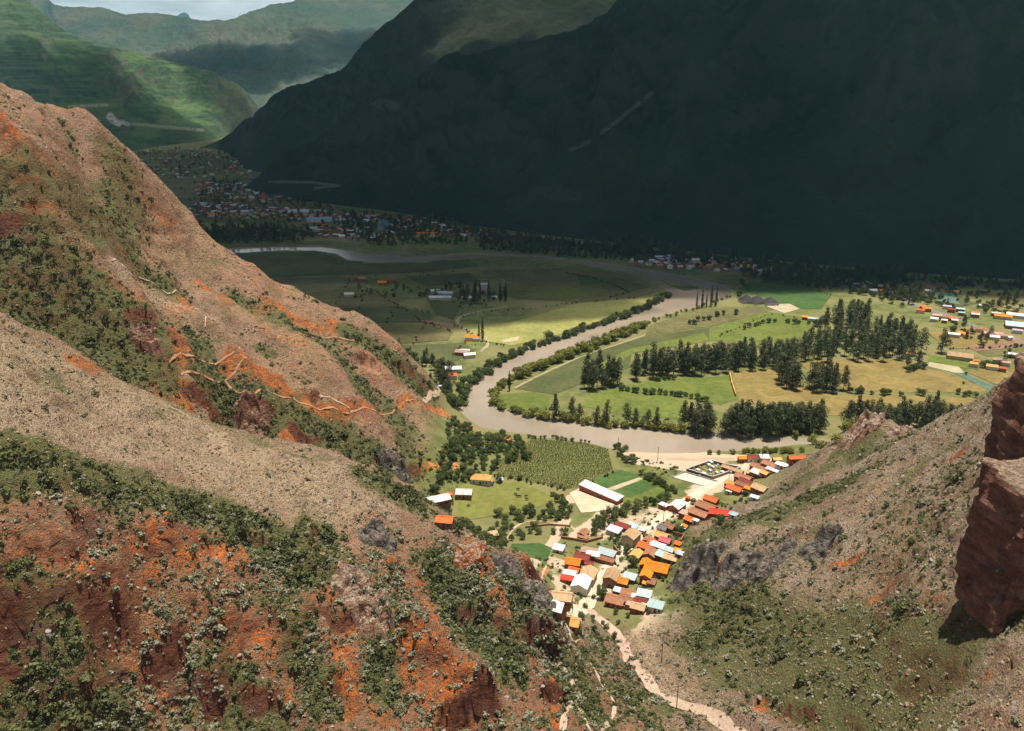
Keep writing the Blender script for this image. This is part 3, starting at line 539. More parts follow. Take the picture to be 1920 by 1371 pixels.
# ------------------------------------------------------------------ clouds: closed bodies of scattering vapour, above and outside the haze
def cloud_material():
    m_ = bpy.data.materials.new('cloud_vapour'); m_.use_nodes = True; t = m_.node_tree; t.nodes.clear()
    v = t.nodes.new('ShaderNodeVolumePrincipled'); v.inputs['Color'].default_value = (.96, .97, 1, 1); v.inputs['Density'].default_value = 0.014; v.inputs['Anisotropy'].default_value = 0.3
    o = t.nodes.new('ShaderNodeOutputMaterial'); t.links.new(v.outputs[0], o.inputs['Volume']); return m_
M_CLOUD = cloud_material()
CLOUD_Z = 1750.0
def cloud(px, py, rx, ry, th, seed, z=0.0, dens=None):   # px, py: the place on the ground (height z) that its shadow covers
    k = (CLOUD_Z - z) / sdir.z
    bm = bmesh.new(); bmesh.ops.create_icosphere(bm, subdivisions=5, radius=1)
    co = np.array([v.co[:] for v in bm.verts]); d = 1 + .20 * fbm(co[:, 0] * 3 + seed, co[:, 1] * 3 + co[:, 2], 1.6, 4, seed) + .10 * ridged(co[:, 0] * 3 + co[:, 2], co[:, 1] * 3 + seed, .8, 3, seed + 3)
    co *= d[:, None]; co[:, 2] = np.where(co[:, 2] < 0, co[:, 2] * .45, co[:, 2])
    for v, c_ in zip(bm.verts, co): v.co = (c_[0] * rx, c_[1] * ry, c_[2] * th)
    me = bpy.data.meshes.new('cloud'); bm.to_mesh(me); bm.free(); me.materials.append(M_CLOUD)
    me.polygons.foreach_set('use_smooth', np.ones(len(me.polygons), bool))
    o = bpy.data.objects.new('cloud', me); C.objects.link(o); o.location = (px + sdir.x * k, py + sdir.y * k, CLOUD_Z)
    o['kind'] = 'stuff'; o['label'] = 'white cloud drifting above the mountains'; o['category'] = 'cloud'; o['group'] = 'clouds over the valley'
    return o
for i, a in enumerate([(900, 1450, 900, 520, 200, 300), (-100, 1650, 700, 420, 240, 200), (1900, 1250, 900, 640, 200, 300), (-750, 2250, 600, 420, 300, 60), (700, 2500, 1000, 520, 80, 500), (-900, 3700, 560, 320, 60, 300), (-1150, 2800, 650, 360, 100, 60), (-480, 1650, 420, 260, 220, 0), (-2400, 3000, 500, 300, 60, 300),
                       (330, 990, 520, 150, 150, 0), (-330, 1010, 420, 150, 190, 0), (-140, 800, 270, 120, 110, 0), (120, 890, 280, 90, 90, 0), (-240, 680, 150, 80, 80, 0), (-500, 1300, 480, 200, 170, 0), (60, 1230, 420, 130, 170, 0), (760, 930, 620, 140, 200, 0), (-500, 5600, 900, 300, 110, 500), (-1700, 5200, 600, 320, 110, 500), (500, 4200, 900, 600, 60, 500)]):
    cloud(*a[:5], i * 7 + 1, a[5])

# ------------------------------------------------------------------ haze
def haze():
    x0, x1, y0, y1, z0, z1 = -9000, 9000, -600, 16500, -60, 1500
    v = [(x, y, z) for z in (z0, z1) for y in (y0, y1) for x in (x0, x1)]
    f = [(0, 2, 3, 1), (4, 5, 7, 6), (0, 1, 5, 4), (2, 6, 7, 3), (0, 4, 6, 2), (1, 3, 7, 5)]
    m_ = bpy.data.materials.new('valley_air'); m_.use_nodes = True; t = m_.node_tree; t.nodes.clear()
    p = t.nodes.new('ShaderNodeVolumePrincipled'); p.inputs['Color'].default_value = (.26, .70, .95, 1); p.inputs['Density'].default_value = 3.3e-5; p.inputs['Anisotropy'].default_value = 0.2
    o_ = t.nodes.new('ShaderNodeOutputMaterial'); t.links.new(p.outputs[0], o_.inputs['Volume'])
    return tag(mesh_ob('haze', v, f, m_), 'thin bluish haze filling the valley air', 'haze', kind='stuff')
haze()

# ------------------------------------------------------------------ fields on the plain
def field_mat(name, c0, c1, rows=None, sc=.25):
    s = NT(name)
    n = s.noise(sc, 5, .65); n0 = s.noise(.03, 3)
    c = s.mix(s.ramp(n, .3, .7), c0, c1); c = s.mix(s.math('MULTIPLY', s.ramp(n0, .35, .65), .45), c, tuple(a * .7 for a in c0))
    if rows is not None:
        w = s.noise(.9, 2, .5, stretch=(.12, 1.6, 1, rows)); c = s.mix(s.math('MULTIPLY', s.ramp(w, .45, .6), .5), c, tuple(a * .5 for a in c0))
    pn = s.noise(.07, 5, .65, dist=.6); c = s.mix(s.math('MULTIPLY', s.ramp(pn, .45, .68), .45), c, tuple(x_ * y_ for x_, y_ in zip(c1, (1.15, .98, 1.1))))
    s.col(c); s.bump(n, .4, .8); return s.m
FM = {'meadow': field_mat('meadow_grass', (0.085, 0.115, 0.02), (0.15, 0.175, 0.04)), 'pasture': field_mat('pasture_grass', (0.125, 0.135, 0.028), (0.185, 0.185, 0.05)),
      'gold': field_mat('ripe_grain', (0.185, 0.142, 0.045), (0.27, 0.205, 0.07), .4), 'maize': field_mat('maize_leaves', (0.11, 0.12, 0.035), (0.20, 0.20, 0.07), .25, .5),
      'green': field_mat('young_crop', (0.045, 0.095, 0.024), (0.085, 0.14, 0.04), .9), 'olive': field_mat('olive_stubble', (0.11, 0.105, 0.04), (0.17, 0.155, 0.06), 1.2), 'dark': field_mat('dark_grass', (0.06, 0.075, 0.025), (0.10, 0.105, 0.04)),
      'soil': field_mat('ploughed_soil', (0.21, 0.12, 0.075), (0.30, 0.19, 0.12), .1), 'pale': field_mat('pale_fallow', (0.33, 0.29, 0.18), (0.43, 0.38, 0.25)), 'teal': field_mat('blue_green_crop', (0.09, 0.15, 0.11), (0.13, 0.20, 0.15), .5),
      'lime': field_mat('lime_grass', (0.19, 0.20, 0.055), (0.29, 0.275, 0.09)), 'earth': field_mat('trodden_earth', (0.50, 0.36, 0.24), (0.62, 0.48, 0.34)), 'gravel': field_mat('river_gravel', (0.30, 0.26, 0.22), (0.42, 0.37, 0.31), None, .6)}
FIELDS = [  # photo outline, cover, description, layer
 ([(926, 872), (1000, 822), (1100, 832), (1140, 842), (1150, 880), (1095, 912), (1060, 918), (1000, 905), (930, 890)], 'maize', 'olive maize field beside the brown river', 1),
 ([(1105, 905), (1155, 880), (1215, 893), (1262, 925), (1240, 940), (1170, 942)], 'meadow', 'bright green plot around crop strips by the long barn', 1),
 ([(1112, 898), (1165, 882), (1203, 893), (1135, 917)], 'green', 'dark green crop strip behind the long barn', 2),
 ([(1152, 918), (1205, 902), (1235, 912), (1180, 934)], 'green', 'dark green crop strip in front of sandy strip', 2),
 ([(1135, 918), (1198, 896), (1206, 899), (1152, 920)], 'pale', 'sandy strip between two green crop strips', 3),
 ([(834, 960), (862, 912), (900, 900), (980, 905), (1035, 930), (1042, 945), (960, 960), (860, 975)], 'pasture', 'light green pasture where animals graze', 1),
 ([(1068, 925), (1095, 912), (1160, 940), (1140, 958), (1090, 962)], 'earth', 'bare earth yard in front of long barn', 2),
 ([(915, 1045), (960, 1020), (1010, 1018), (1035, 1028), (980, 1040)], 'green', 'small green plot below the wooded strip', 1),
 ([(1375, 700), (1470, 690), (1500, 720), (1560, 742), (1690, 742), (1860, 748), (1800, 770), (1700, 775), (1560, 780), (1480, 770), (1385, 752)], 'gold', 'golden grain field with brick wall along its left end', 1),
 ([(1490, 678), (1600, 675), (1680, 676), (1770, 700), (1870, 735), (1700, 736), (1590, 732), (1540, 710)], 'gold', 'golden grain field beyond the hedge', 1),
 ([(1720, 684), (1745, 681), (1798, 690), (1808, 700), (1790, 700)], 'pale', 'pale fallow plot beside teal strip', 2),
 ([(1790, 700), (1806, 700), (1872, 728), (1860, 736)], 'teal', 'blue green crop strip at right', 2),
 ([(1812, 699), (1860, 690), (1920, 697), (1940, 710), (1880, 726)], 'gold', 'golden field right of teal strip', 2),
 ([(1150, 735), (1200, 715), (1290, 708), (1372, 705), (1384, 748), (1350, 760), (1280, 745)], 'meadow', 'bright green meadow left of the brick wall', 1),
 ([(1100, 740), (1160, 728), (1290, 748), (1290, 785), (1180, 780), (1090, 762)], 'meadow', 'green meadow behind riverside trees', 1),
 ([(930, 740), (1000, 735), (1030, 745), (1030, 775), (950, 765)], 'meadow', 'green meadow inside the river bend', 1),
 ([(965, 730), (1100, 665), (1210, 632), (1330, 615), (1330, 640), (1185, 660), (1180, 690), (1090, 720), (1040, 740)], 'dark', 'green pasture along the right river bank', 1),
 ([(1090, 700), (1180, 655), (1320, 625), (1330, 640), (1190, 662), (1100, 715)], 'meadow', 'lighter strip of pasture before the grove', 2),
 ([(1330, 615), (1440, 585), (1540, 600), (1500, 640), (1400, 640), (1330, 640)], 'meadow', 'green fields behind the long grove', 1),
 ([(1220, 610), (1310, 580), (1430, 575), (1440, 585), (1330, 613), (1210, 630)], 'olive', 'brownish flat beside the far river bend', 1),
 ([(1398, 532), (1440, 530), (1500, 535), (1558, 555), (1540, 580), (1480, 578), (1420, 553), (1398, 548)], 'green', 'deep green field beyond three dark pyramid roofs', 1),
 ([(1430, 572), (1480, 570), (1500, 580), (1470, 588)], 'pale', 'pale plot in front of dark pyramid roofs', 2),
 ([(1740, 625), (1830, 610), (1920, 635), (1920, 650), (1780, 655)], 'gold', 'yellow plot below the highway houses', 1),
 ([(1810, 652), (1920, 638), (1960, 640), (1960, 648), (1830, 660)], 'soil', 'brown ploughed strip at far right', 2),
 ([(1830, 661), (1960, 650), (1960, 668), (1850, 670)], 'olive', 'olive strip under ploughed strip', 2),
 ([(1752, 605), (1830, 600), (1840, 608), (1760, 615)], 'pasture', 'light strip beside highway houses', 2),
 ([(1740, 665), (1760, 670), (1850, 690), (1830, 695), (1740, 682)], 'meadow', 'green lawn by tan roofed farm', 1),
 ([(1755, 560), (1800, 555), (1830, 570), (1780, 580)], 'dark', 'dark plot beyond the highway', 1), ([(1740, 548), (1790, 552), (1800, 572), (1760, 566)], 'teal', 'teal plot beyond the highway', 2),
 ([(1840, 555), (1920, 548), (1960, 560), (1860, 575)], 'olive', 'shaded plot beyond the highway at right', 1), ([(1720, 530), (1800, 528), (1820, 540), (1740, 542)], 'soil', 'brown plot at the mountain foot', 1),
 # left flood plain
 ([(420, 476), (600, 471), (650, 490), (880, 488), (900, 500), (760, 512), (640, 515), (470, 522)], 'dark', 'dark grass flat beside far river reach', 1),
 ([(440, 526), (640, 518), (690, 540), (560, 552), (480, 548)], 'olive', 'olive field at foot of red hill', 1), ([(560, 554), (690, 542), (760, 560), (740, 572), (600, 578)], 'olive', 'olive field crossing the plain', 2),
 ([(600, 580), (745, 574), (810, 590), (800, 606), (650, 606)], 'dark', 'dark olive field in middle of plain', 2), ([(660, 609), (800, 609), (850, 625), (840, 640), (720, 646)], 'olive', 'olive field left of small farm', 2),
 ([(720, 649), (870, 645), (890, 660), (850, 680), (780, 682), (740, 668)], 'dark', 'dark field nearest the red hill', 2), ([(690, 530), (760, 522), (800, 540), (730, 556), (700, 545)], 'meadow', 'bright patch around small farm', 2),
 ([(860, 610), (960, 605), (1080, 570), (1200, 560), (1245, 555), (1160, 590), (1060, 625), (960, 650), (900, 640)], 'lime', 'sunlit yellow green meadow along left river bank', 1),
 ([(900, 508), (1090, 502), (1180, 515), (1245, 545), (1200, 556), (1080, 566), (960, 560), (960, 530)], 'olive', 'broad olive flat inside far river bend', 1),
 ([(1080, 515), (1160, 522), (1220, 540), (1180, 548), (1090, 538)], 'dark', 'darker hollow on the flat', 2), ([(950, 545), (1080, 540), (1120, 552), (1060, 562), (960, 558)], 'meadow', 'green strip on the flat', 2),
 ([(1225, 520), (1262, 527), (1309, 538), (1312, 541), (1282, 545), (1258, 536)], 'dark', 'grassy island in river', 1),
 ([(832, 765), (832, 765), (834, 764)], 'gravel', '', 0),
 ([(760, 520), (880, 512), (900, 528), (800, 538)], 'dark', 'dark strip beyond small farm', 2), ([(800, 560), (870, 570), (850, 600), (815, 588)], 'dark', 'dark strip beside poplar farm', 2),
 ([(1600, 690), (1600, 690), (1602, 690)], 'gravel', '', 0), ([(780, 600), (842, 606), (850, 616), (800, 606)], 'soil', 'small reddish ploughed plot on plain', 3), ([(940, 640), (975, 632), (970, 640), (945, 645)], 'pale', 'pale clearing near left bank', 2),
 ([(280, 375), (420, 368), (560, 390), (640, 410), (500, 420), (330, 415)], 'olive', 'fields among far town houses', 1), ([(410, 402), (520, 398), (600, 408), (480, 416)], 'pasture', 'lit plot in far town', 2), ([(300, 300), (420, 290), (470, 310), (340, 330)], 'olive', 'fields at valley head', 1), ([(560, 405), (660, 408), (640, 418), (560, 414)], 'teal', 'greenhouse plots in far town', 2), ([(630, 420), (700, 420), (720, 432), (650, 432)], 'pale', 'pale plot in far town', 2),
 ([(380, 290), (420, 280), (450, 287), (410, 297)], 'lime', 'bright green plot at valley head', 2), ([(860, 400), (900, 398), (960, 412), (900, 416)], 'dark', 'dark plots under the mountain', 1), ([(430, 455), (520, 450), (640, 455), (500, 462), (420, 464)], 'olive', 'river flat across far reach', 1)]
for px, kind, lab, lay in FIELDS:
    if lay == 0: continue
    P = [hit(u, v) if FIELDS.index((px, kind, lab, lay)) < 8 else atz(u, v) for u, v in px]; far = max(p[1] for p in P)
    st_ = 6 if far < 620 else (14 if far < 1100 else 45)
    o = sheet('field', [(p[0], p[1]) for p in P], (lambda x, y, k=lay, f=far: hgt(x, y) + (.10 + .07 * k) * max(1, f / 500)), FM[kind], st_)
    tag(o, lab, 'field', kind='structure')
    bm = bmesh.new(); bm.from_mesh(o.data); bmesh.ops.delete(bm, geom=[v for v in bm.verts if lookup(HILL, v.co.x, v.co.y) > .15], context='VERTS'); bm.to_mesh(o.data); bm.free()

def ribbon(name, px, width, mat, lift=.12, label=None, cat='path', world=None, jit=.25):
    P = [Vector(p[:2]) for p in (world or hits(px))]
    Q = [P[0]]
    for i in range(len(P) - 1):
        p0 = P[max(i - 1, 0)]; p1, p2 = P[i], P[i + 1]; p3 = P[min(i + 2, len(P) - 1)]; n = max(2, int((p2 - p1).length / 2.5))
        for k in range(1, n + 1):
            t = k / n; Q.append(.5 * (2 * p1 + (p2 - p0) * t + (2 * p0 - 5 * p1 + 4 * p2 - p3) * t * t + (3 * p1 - p0 - 3 * p2 + p3) * t ** 3))
    vs_, fs = [], []
    for i, p in enumerate(Q):
        t = (Q[min(i + 1, len(Q) - 1)] - Q[max(i - 1, 0)]).normalized(); n = Vector((-t.y, t.x)); w = width * .5 * (1 + jit * math.sin(i * 1.7 + len(px or [1])) * .5 + jit * rnd.uniform(-1, 1))
        for a in (-1, -.35, .35, 1):
            q_ = p + n * w * a; vs_.append((q_.x, q_.y, max(float(hgt(q_.x + ax, q_.y + ay)) for ax in (-.5, .5) for ay in (-.5, .5)) * .5 + float(hgt(q_.x, q_.y)) * .5 + (lift if abs(a) < .9 else lift * .1)))
        if i:
            b = 4 * i
            for k in range(3): fs.append((b - 4 + k, b - 3 + k, b + 1 + k, b + k))
    o = mesh_ob(name, vs_, fs, mat, smooth=True); return tag(o, label, cat, kind='structure')
M_DIRT = field_mat('pale_dirt', (0.38, 0.28, 0.185), (0.50, 0.385, 0.27), None, .8); M_ODIRT = field_mat('orange_dirt', (0.38, 0.17, 0.08), (0.50, 0.28, 0.155), None, .8); M_STREET = field_mat('dusty_street', (0.47, 0.39, 0.28), (0.60, 0.50, 0.37), None, .5); M_ASPH = field_mat('worn_asphalt', (0.16, 0.15, 0.14), (0.22, 0.21, 0.19), None, .5); M_TRACK = field_mat('worn_track', (0.26, 0.23, 0.14), (0.36, 0.31, 0.20), None, .6); M_BED = field_mat('stream_stones', (0.34, 0.235, 0.165), (0.50, 0.37, 0.275), None, .9)
STREET = [(1048, 1168), (1082, 1150), (1112, 1118), (1130, 1085), (1150, 1050), (1180, 1022), (1215, 990), (1250, 966), (1290, 940), (1312, 922), (1345, 902), (1385, 882), (1408, 868)]
ribbon('village_street', STREET, 6.0, M_STREET, .22, 'pale dusty street running up through the village', 'road', jit=.12)
ribbon('riverside_road', [(1172, 850), (1215, 857), (1280, 861), (1340, 862), (1400, 862), (1460, 868)], 5.0, M_DIRT, .2, 'sandy track along the river', 'road', jit=.15)
ribbon('highway', [(1715, 572), (1760, 586), (1800, 600), (1850, 620), (1900, 634), (1980, 660)], 9, M_ASPH, .35, 'grey highway crossing the plain at right', 'road', jit=0)
ribbon('far_road', [(1300, 508), (1400, 507), (1480, 514), (1590, 527), (1640, 540), (1715, 572)], 9, M_ASPH, .5, 'pale road along the foot of the dark mountain', 'road', jit=0)
ribbon('farm_road', [(795, 755), (806, 742), (822, 733), (828, 725)], 2.2, M_DIRT, .25, 'short pale road by the river bend', 'road')
ribbon('farm_track', [(900, 660), (915, 645), (905, 628), (868, 615), (858, 600), (880, 588), (950, 575)], 3, M_TRACK, .3, 'winding farm track on the plain', 'path')
ribbon('bank_track', [(1255, 560), (1180, 597), (1060, 640), (960, 675), (890, 712)], 2, M_TRACK, .3, 'track along the left river bank', 'path')
ribbon('meadow_track', [(965, 728), (1040, 690), (1110, 662), (1210, 628)], 1.6, M_TRACK, .3, 'track between river shrubs and pasture', 'path')
TRAILS = [([(210, 490), (270, 525), (330, 545), (375, 580), (397, 600), (385, 614)], 1.1, M_DIRT, 'pale trail running down the far red spur'), ([(318, 682), (380, 678), (440, 660), (450, 652)], 1.2, M_ODIRT, 'orange trail crossing the spur to a junction'),
          ([(450, 655), (462, 672), (440, 700), (422, 715), (445, 738), (470, 748)], 1.3, M_ODIRT, 'trail dropping from the junction'), ([(470, 748), (540, 746), (600, 770), (660, 774), (740, 770), (800, 768), (850, 785), (890, 803), (906, 815)], 1.3, M_ODIRT, 'long orange trail towards the river'),
          ([(340, 704), (380, 705), (425, 712)], 1.3, M_ODIRT, 'faint orange trail joining at left'), ([(520, 636), (590, 635), (670, 637)], 1.3, M_ODIRT, 'thin level trail on the far knoll'), ([(906, 815), (885, 832), (873, 860)], 2.0, M_ODIRT, 'orange track by the trees'), ([(600, 745), (640, 757), (655, 766)], 1.2, M_DIRT, 'short pale trail on the spur'),
          ([(1048, 1246), (1066, 1272), (1076, 1292), (1068, 1330), (1054, 1371)], 1.5, M_DIRT, 'pale trail under the cliff'), ([(1076, 1292), (1090, 1335), (1104, 1371)], 1.2, M_DIRT, 'pale trail fork in the gully'), ([(1104, 1242), (1125, 1275), (1152, 1325), (1128, 1371)], 1.2, M_DIRT, 'winding pale trail in the gully'), ([(1062, 1188), (1090, 1200), (1098, 1225)], 1.0, M_DIRT, 'short trail below the village'),
          ([(1000, 1100), (1020, 1070), (1050, 1050)], 1.6, M_DIRT, 'track behind the left houses'), ([(895, 1048), (960, 995), (1060, 985), (1085, 1005)], 2.0, M_DIRT, 'lane through the wooded strip'), ([(835, 893), (850, 872), (855, 855)], 1.3, M_DIRT, 'green lane by the ravine'), ([(1200, 1000), (1150, 960), (1120, 985)], 2, M_DIRT, 'yard lane beside the wood')]
for px, w, m_, lab in TRAILS: ribbon('trail', px, w * (1.0 if 'gully' in lab or 'cliff' in lab else .48), m_, .09, lab, 'trail', jit=.4)
ribbon('stream_bed', None, 4.2, M_BED, .2, 'stony stream bed winding up the gully', 'stream', world=[np.array([x, y, 0]) for x, y in STREAM], jit=.25)

# ------------------------------------------------------------------ foliage
def leaf_mat(name, c0, c1, trans=.25):
    s = NT(name)
    r_ = s.at('leaf'); ob_ = s.rand(); c = s.mix(r_, c0, c1); c = s.mul(c, s.math('ADD', s.math('MULTIPLY', ob_, .55), .72))
    s.col(c); s.b.inputs['Roughness'].default_value = .65; s.b.inputs['Specular IOR Level'].default_value = .25
    if trans:
        t = s.n('ShaderNodeBsdfTranslucent'); s.l(s.mul(c, 1.0), t.inputs['Color']); mxs = s.n('ShaderNodeMixShader'); mxs.inputs[0].default_value = trans
        s.l(s.b.outputs[0], mxs.inputs[1]); s.l(t.outputs[0], mxs.inputs[2]); s.l(mxs.outputs[0], s.t.nodes['Material Output'].inputs['Surface'])
    return s.m
M_EUC = leaf_mat('eucalyptus_leaf', (0.038, 0.052, 0.020), (0.130, 0.135, 0.058)); M_BROAD = leaf_mat('broad_leaf', (0.038, 0.062, 0.016), (0.120, 0.145, 0.042)); M_WILLOW = leaf_mat('willow_leaf', (0.12, 0.14, 0.025), (0.27, 0.27, 0.055)); M_CYP = leaf_mat('cypress_leaf', (0.015, 0.028, 0.014), (0.035, 0.05, 0.022))
M_SHRUB = leaf_mat('scrub_leaf', (0.050, 0.062, 0.020), (0.125, 0.135, 0.048), .15); M_SILVER = leaf_mat('silver_leaf', (0.11, 0.115, 0.065), (0.31, 0.30, 0.20), .1); M_TUFT = leaf_mat('dry_tuft', (0.22, 0.165, 0.085), (0.44, 0.33, 0.195), .1); M_MAIZE = leaf_mat('maize_leaf', (0.12, 0.125, 0.035), (0.22, 0.21, 0.07), .2)
def bark():
    s = NT('bark'); s.col(s.mix(s.noise(3, 4, stretch=(1, 1, .2)), (0.10, 0.075, 0.05), (0.24, 0.19, 0.14))); return s.m
M_BARK = bark()
def leaf_mesh(name, blobs, n, size, mat, seed, flatn=0.0, shell=.55, aspect=1.0):
    r_ = np.random.default_rng(seed); B = np.array(blobs, float); vol = B[:, 3] * B[:, 4] * B[:, 5]; w = vol ** .67; w /= w.sum()
    k = r_.choice(len(B), n, p=w); d = r_.normal(size=(n, 3)); d /= np.linalg.norm(d, axis=1)[:, None]; rad = shell + (1 - shell) * r_.random(n) ** .6
    rad *= 1 + .16 * np.sin(d[:, 0] * 5 + k) * np.cos(d[:, 2] * 6 + k * 2)
    P = B[k, :3] + d * rad[:, None] * B[k, 3:6]
    P[:, 2] = np.maximum(P[:, 2], .02)
    nr = d + r_.normal(scale=.7, size=(n, 3)); nr[:, 2] += flatn; nr /= np.linalg.norm(nr, axis=1)[:, None]
    t = np.cross(nr, r_.normal(size=(n, 3))); t /= np.linalg.norm(t, axis=1)[:, None]; b = np.cross(nr, t)
    s_ = size * (.6 + .8 * r_.random(n))[:, None]; t *= s_; b *= s_ * aspect
    V_ = np.stack([P - t * .5, P + b * .42 - t * .05, P + t * .6, P - b * .45 + t * .1], 1).reshape(-1, 3)
    F_ = np.arange(4 * n).reshape(n, 4)
    o = mesh_ob(name, V_, F_, mat)
    me = o.data; a = me.attributes.new('leaf', 'FLOAT', 'FACE'); a.data.foreach_set('value', np.clip(r_.random(n) * .45 + .2 * rad + .45 * r_.random(len(B))[k] - .05, 0, 1).astype(np.float32))  # lighter clumps and outer leaves: sunlit spots and inner shade put into colour
    C.objects.unlink(o); bpy.data.objects.remove(o); return me
def trunk_mesh(name, h, r0, limbs, seed):
    r_ = random.Random(seed); bm = bmesh.new()
    def tube(a, b, ra, rb, bend=.0):
        a, b = Vector(a), Vector(b); ax = (b - a); n = 4; prev = None; side = ax.cross(Vector((.3, .7, .2))).normalized(); up = ax.cross(side).normalized(); off = Vector((r_.uniform(-1, 1), r_.uniform(-1, 1), 0)) * bend
        for i in range(n + 1):
            t = i / n; c_ = a + ax * t + off * math.sin(math.pi * t); rr = ra + (rb - ra) * t
            ring = [bm.verts.new(c_ + (side * math.cos(k * 1.2566) + up * math.sin(k * 1.2566)) * rr) for k in range(5)]
            if prev:
                for k in range(5): bm.faces.new((prev[k], prev[(k + 1) % 5], ring[(k + 1) % 5], ring[k]))
            prev = ring
    tube((0, 0, -.4), (r_.uniform(-.3, .3), r_.uniform(-.3, .3), h), r0, r0 * .25, h * .02)
    for i in range(limbs):
        z = h * r_.uniform(.3, .85); an = r_.uniform(0, 6.28); l_ = h * r_.uniform(.15, .28) * (1.1 - z / h)
        tube((0, 0, z), (math.cos(an) * l_, math.sin(an) * l_, z + l_ * .9), r0 * .45 * (1.1 - z / h), r0 * .08, .1)
    me = bpy.data.meshes.new(name); bm.to_mesh(me); bm.free(); me.materials.append(M_BARK); return me
def euc_blobs(seed, h=1.0, wide=1.0):                # unit: a 20 m tree
    r_ = random.Random(seed); B = []
    for k in range(11):
        t = k / 10; z = 4.2 + 13.4 * t; w = (2.0 + 1.3 * math.sin(math.pi * min(1, t * .95 + .1))) * wide * (1.08 - .35 * t); a = r_.uniform(0, 6.28); q_ = r_.uniform(.4, 2.1) * wide * (1.15 - .75 * t)
        B.append((math.cos(a) * q_, math.sin(a) * q_, z, w * r_.uniform(.6, .95), w * r_.uniform(.6, .95), r_.uniform(1.4, 2.3)))
    B.append((r_.uniform(-.6, .6), r_.uniform(-.6, .6), 18.2, 1.1 * wide, 1.1 * wide, 1.5)); return B
def round_blobs(seed, R_=3.2, h=6.5):
    r_ = random.Random(seed); B = [(0, 0, h * .55, R_ * .7, R_ * .7, h * .36)]
    for k in range(8):
        a = r_.uniform(0, 6.28); q_ = R_ * r_.uniform(.35, .65); B.append((math.cos(a) * q_, math.sin(a) * q_, h * r_.uniform(.3, .75), R_ * r_.uniform(.35, .5), R_ * r_.uniform(.35, .5), h * r_.uniform(.16, .26)))
    return B
def shrub_blobs(seed, R_=1.0):
    r_ = random.Random(seed); return [(r_.uniform(-.5, .5) * R_, r_.uniform(-.5, .5) * R_, r_.uniform(.25, .6) * R_, R_ * r_.uniform(.35, .6), R_ * r_.uniform(.35, .6), R_ * r_.uniform(.28, .5)) for _ in range(5)]
EUC = [(leaf_mesh('eucalyptus_crown', euc_blobs(i, wide=(1.45, 1.25, 1.6, 1.35, 1.1)[i]), 1150, .72, M_EUC, i, .1), trunk_mesh('eucalyptus_trunk', 17, .32, 6, i)) for i in range(5)]
CYP = [(leaf_mesh('cypress_crown', [(0, 0, z, w, w, 1.6) for z, w in ((2, 1.0), (4, 1.25), (6, 1.3), (8, 1.2), (10, 1.0), (12, .8), (14, .55), (15.6, .28))], 650, .5, M_CYP, 40 + i), trunk_mesh('cypress_trunk', 13, .22, 0, 50 + i)) for i in range(3)]
BRO = [(leaf_mesh('tree_crown', round_blobs(i + 10), 700, .55, M_BROAD, 60 + i, .2), trunk_mesh('tree_trunk', 4.6, .22, 5, 60 + i)) for i in range(5)]
WIL = [(leaf_mesh('willow_crown', round_blobs(i + 30, 2.6, 4.6), 560, .5, M_WILLOW, 80 + i, .2), trunk_mesh('willow_trunk', 3.0, .15, 5, 80 + i)) for i in range(4)]
SHR = [leaf_mesh('shrub', shrub_blobs(i), 110, .36, M_SHRUB, 100 + i, .2) for i in range(4)] + [leaf_mesh('shrub', [(a * 1.5, b * 1.5, .22, .7, .7, .3) for a, b, *_ in shrub_blobs(20 + i)], 120, .34, M_SHRUB, 110 + i, .5) for i in range(3)] + [leaf_mesh('shrub', [(0, 0, .3, .32, .32, .45), (.2, .1, .7, .2, .2, .4)], 60, .3, M_SHRUB, 115, .1)]
SIL = [leaf_mesh('shrub', shrub_blobs(i + 9), 90, .36, M_SILVER, 120 + i, .4) for i in range(3)]
TUF = [leaf_mesh('tuft', [(0, 0, .15, .5, .5, .25)], 16, .35, M_TUFT, 130 + i, 0.0, .3) for i in range(3)]
MAZ = [leaf_mesh('maize', [(0, 0, .9, .5, .5, .9)], 22, .55, M_MAIZE, 140 + i, .2, .2) for i in range(3)]

def plant(kind, lib, x, y, s, sz, label, group, cat='tree', z=None):
    c_, t_ = lib[rnd.randrange(len(lib))]
    e = empty(kind, (x, y, float(hgt(x, y)) if z is None else z), rnd.uniform(0, 6.28)); e.scale = (s * rnd.uniform(.9, 1.1), s * rnd.uniform(.9, 1.1), s * sz)
    tag(e, label, cat, group)
    for nm, me in (('crown', c_), ('trunk', t_)):
        o = bpy.data.objects.new(nm, me); C.objects.link(o); o.parent = e
    return e
def along(px, n, spread, world=None):                # n points along a line of photo places, jittered in metres
    P = np.array([p[:2] for p in (world or hits(px))]); d = np.concatenate([[0], np.cumsum(np.linalg.norm(np.diff(P, axis=0), axis=1))]); t = (np.arange(n) + rng.uniform(.1, .9, n)) / n * d[-1]
    return np.stack([np.interp(t, d, P[:, 0]) + rng.normal(0, spread, n), np.interp(t, d, P[:, 1]) + rng.normal(0, spread, n)], 1)
def within(px, n, minsep=0, world=None):
    P = [tuple(p[:2]) for p in (world or hits(px))]; a = np.array(P); lo, hi = a.min(0), a.max(0); o = []
    for _ in range(n * 60):
        if len(o) >= n: break
        q_ = lo + rng.random(2) * (hi - lo)
        if in_poly(np.array([q_[0]]), np.array([q_[1]]), P)[0] and all((q_[0] - b[0]) ** 2 + (q_[1] - b[1]) ** 2 > minsep ** 2 for b in o): o.append(q_)
    return np.array(o).reshape(-1, 2)
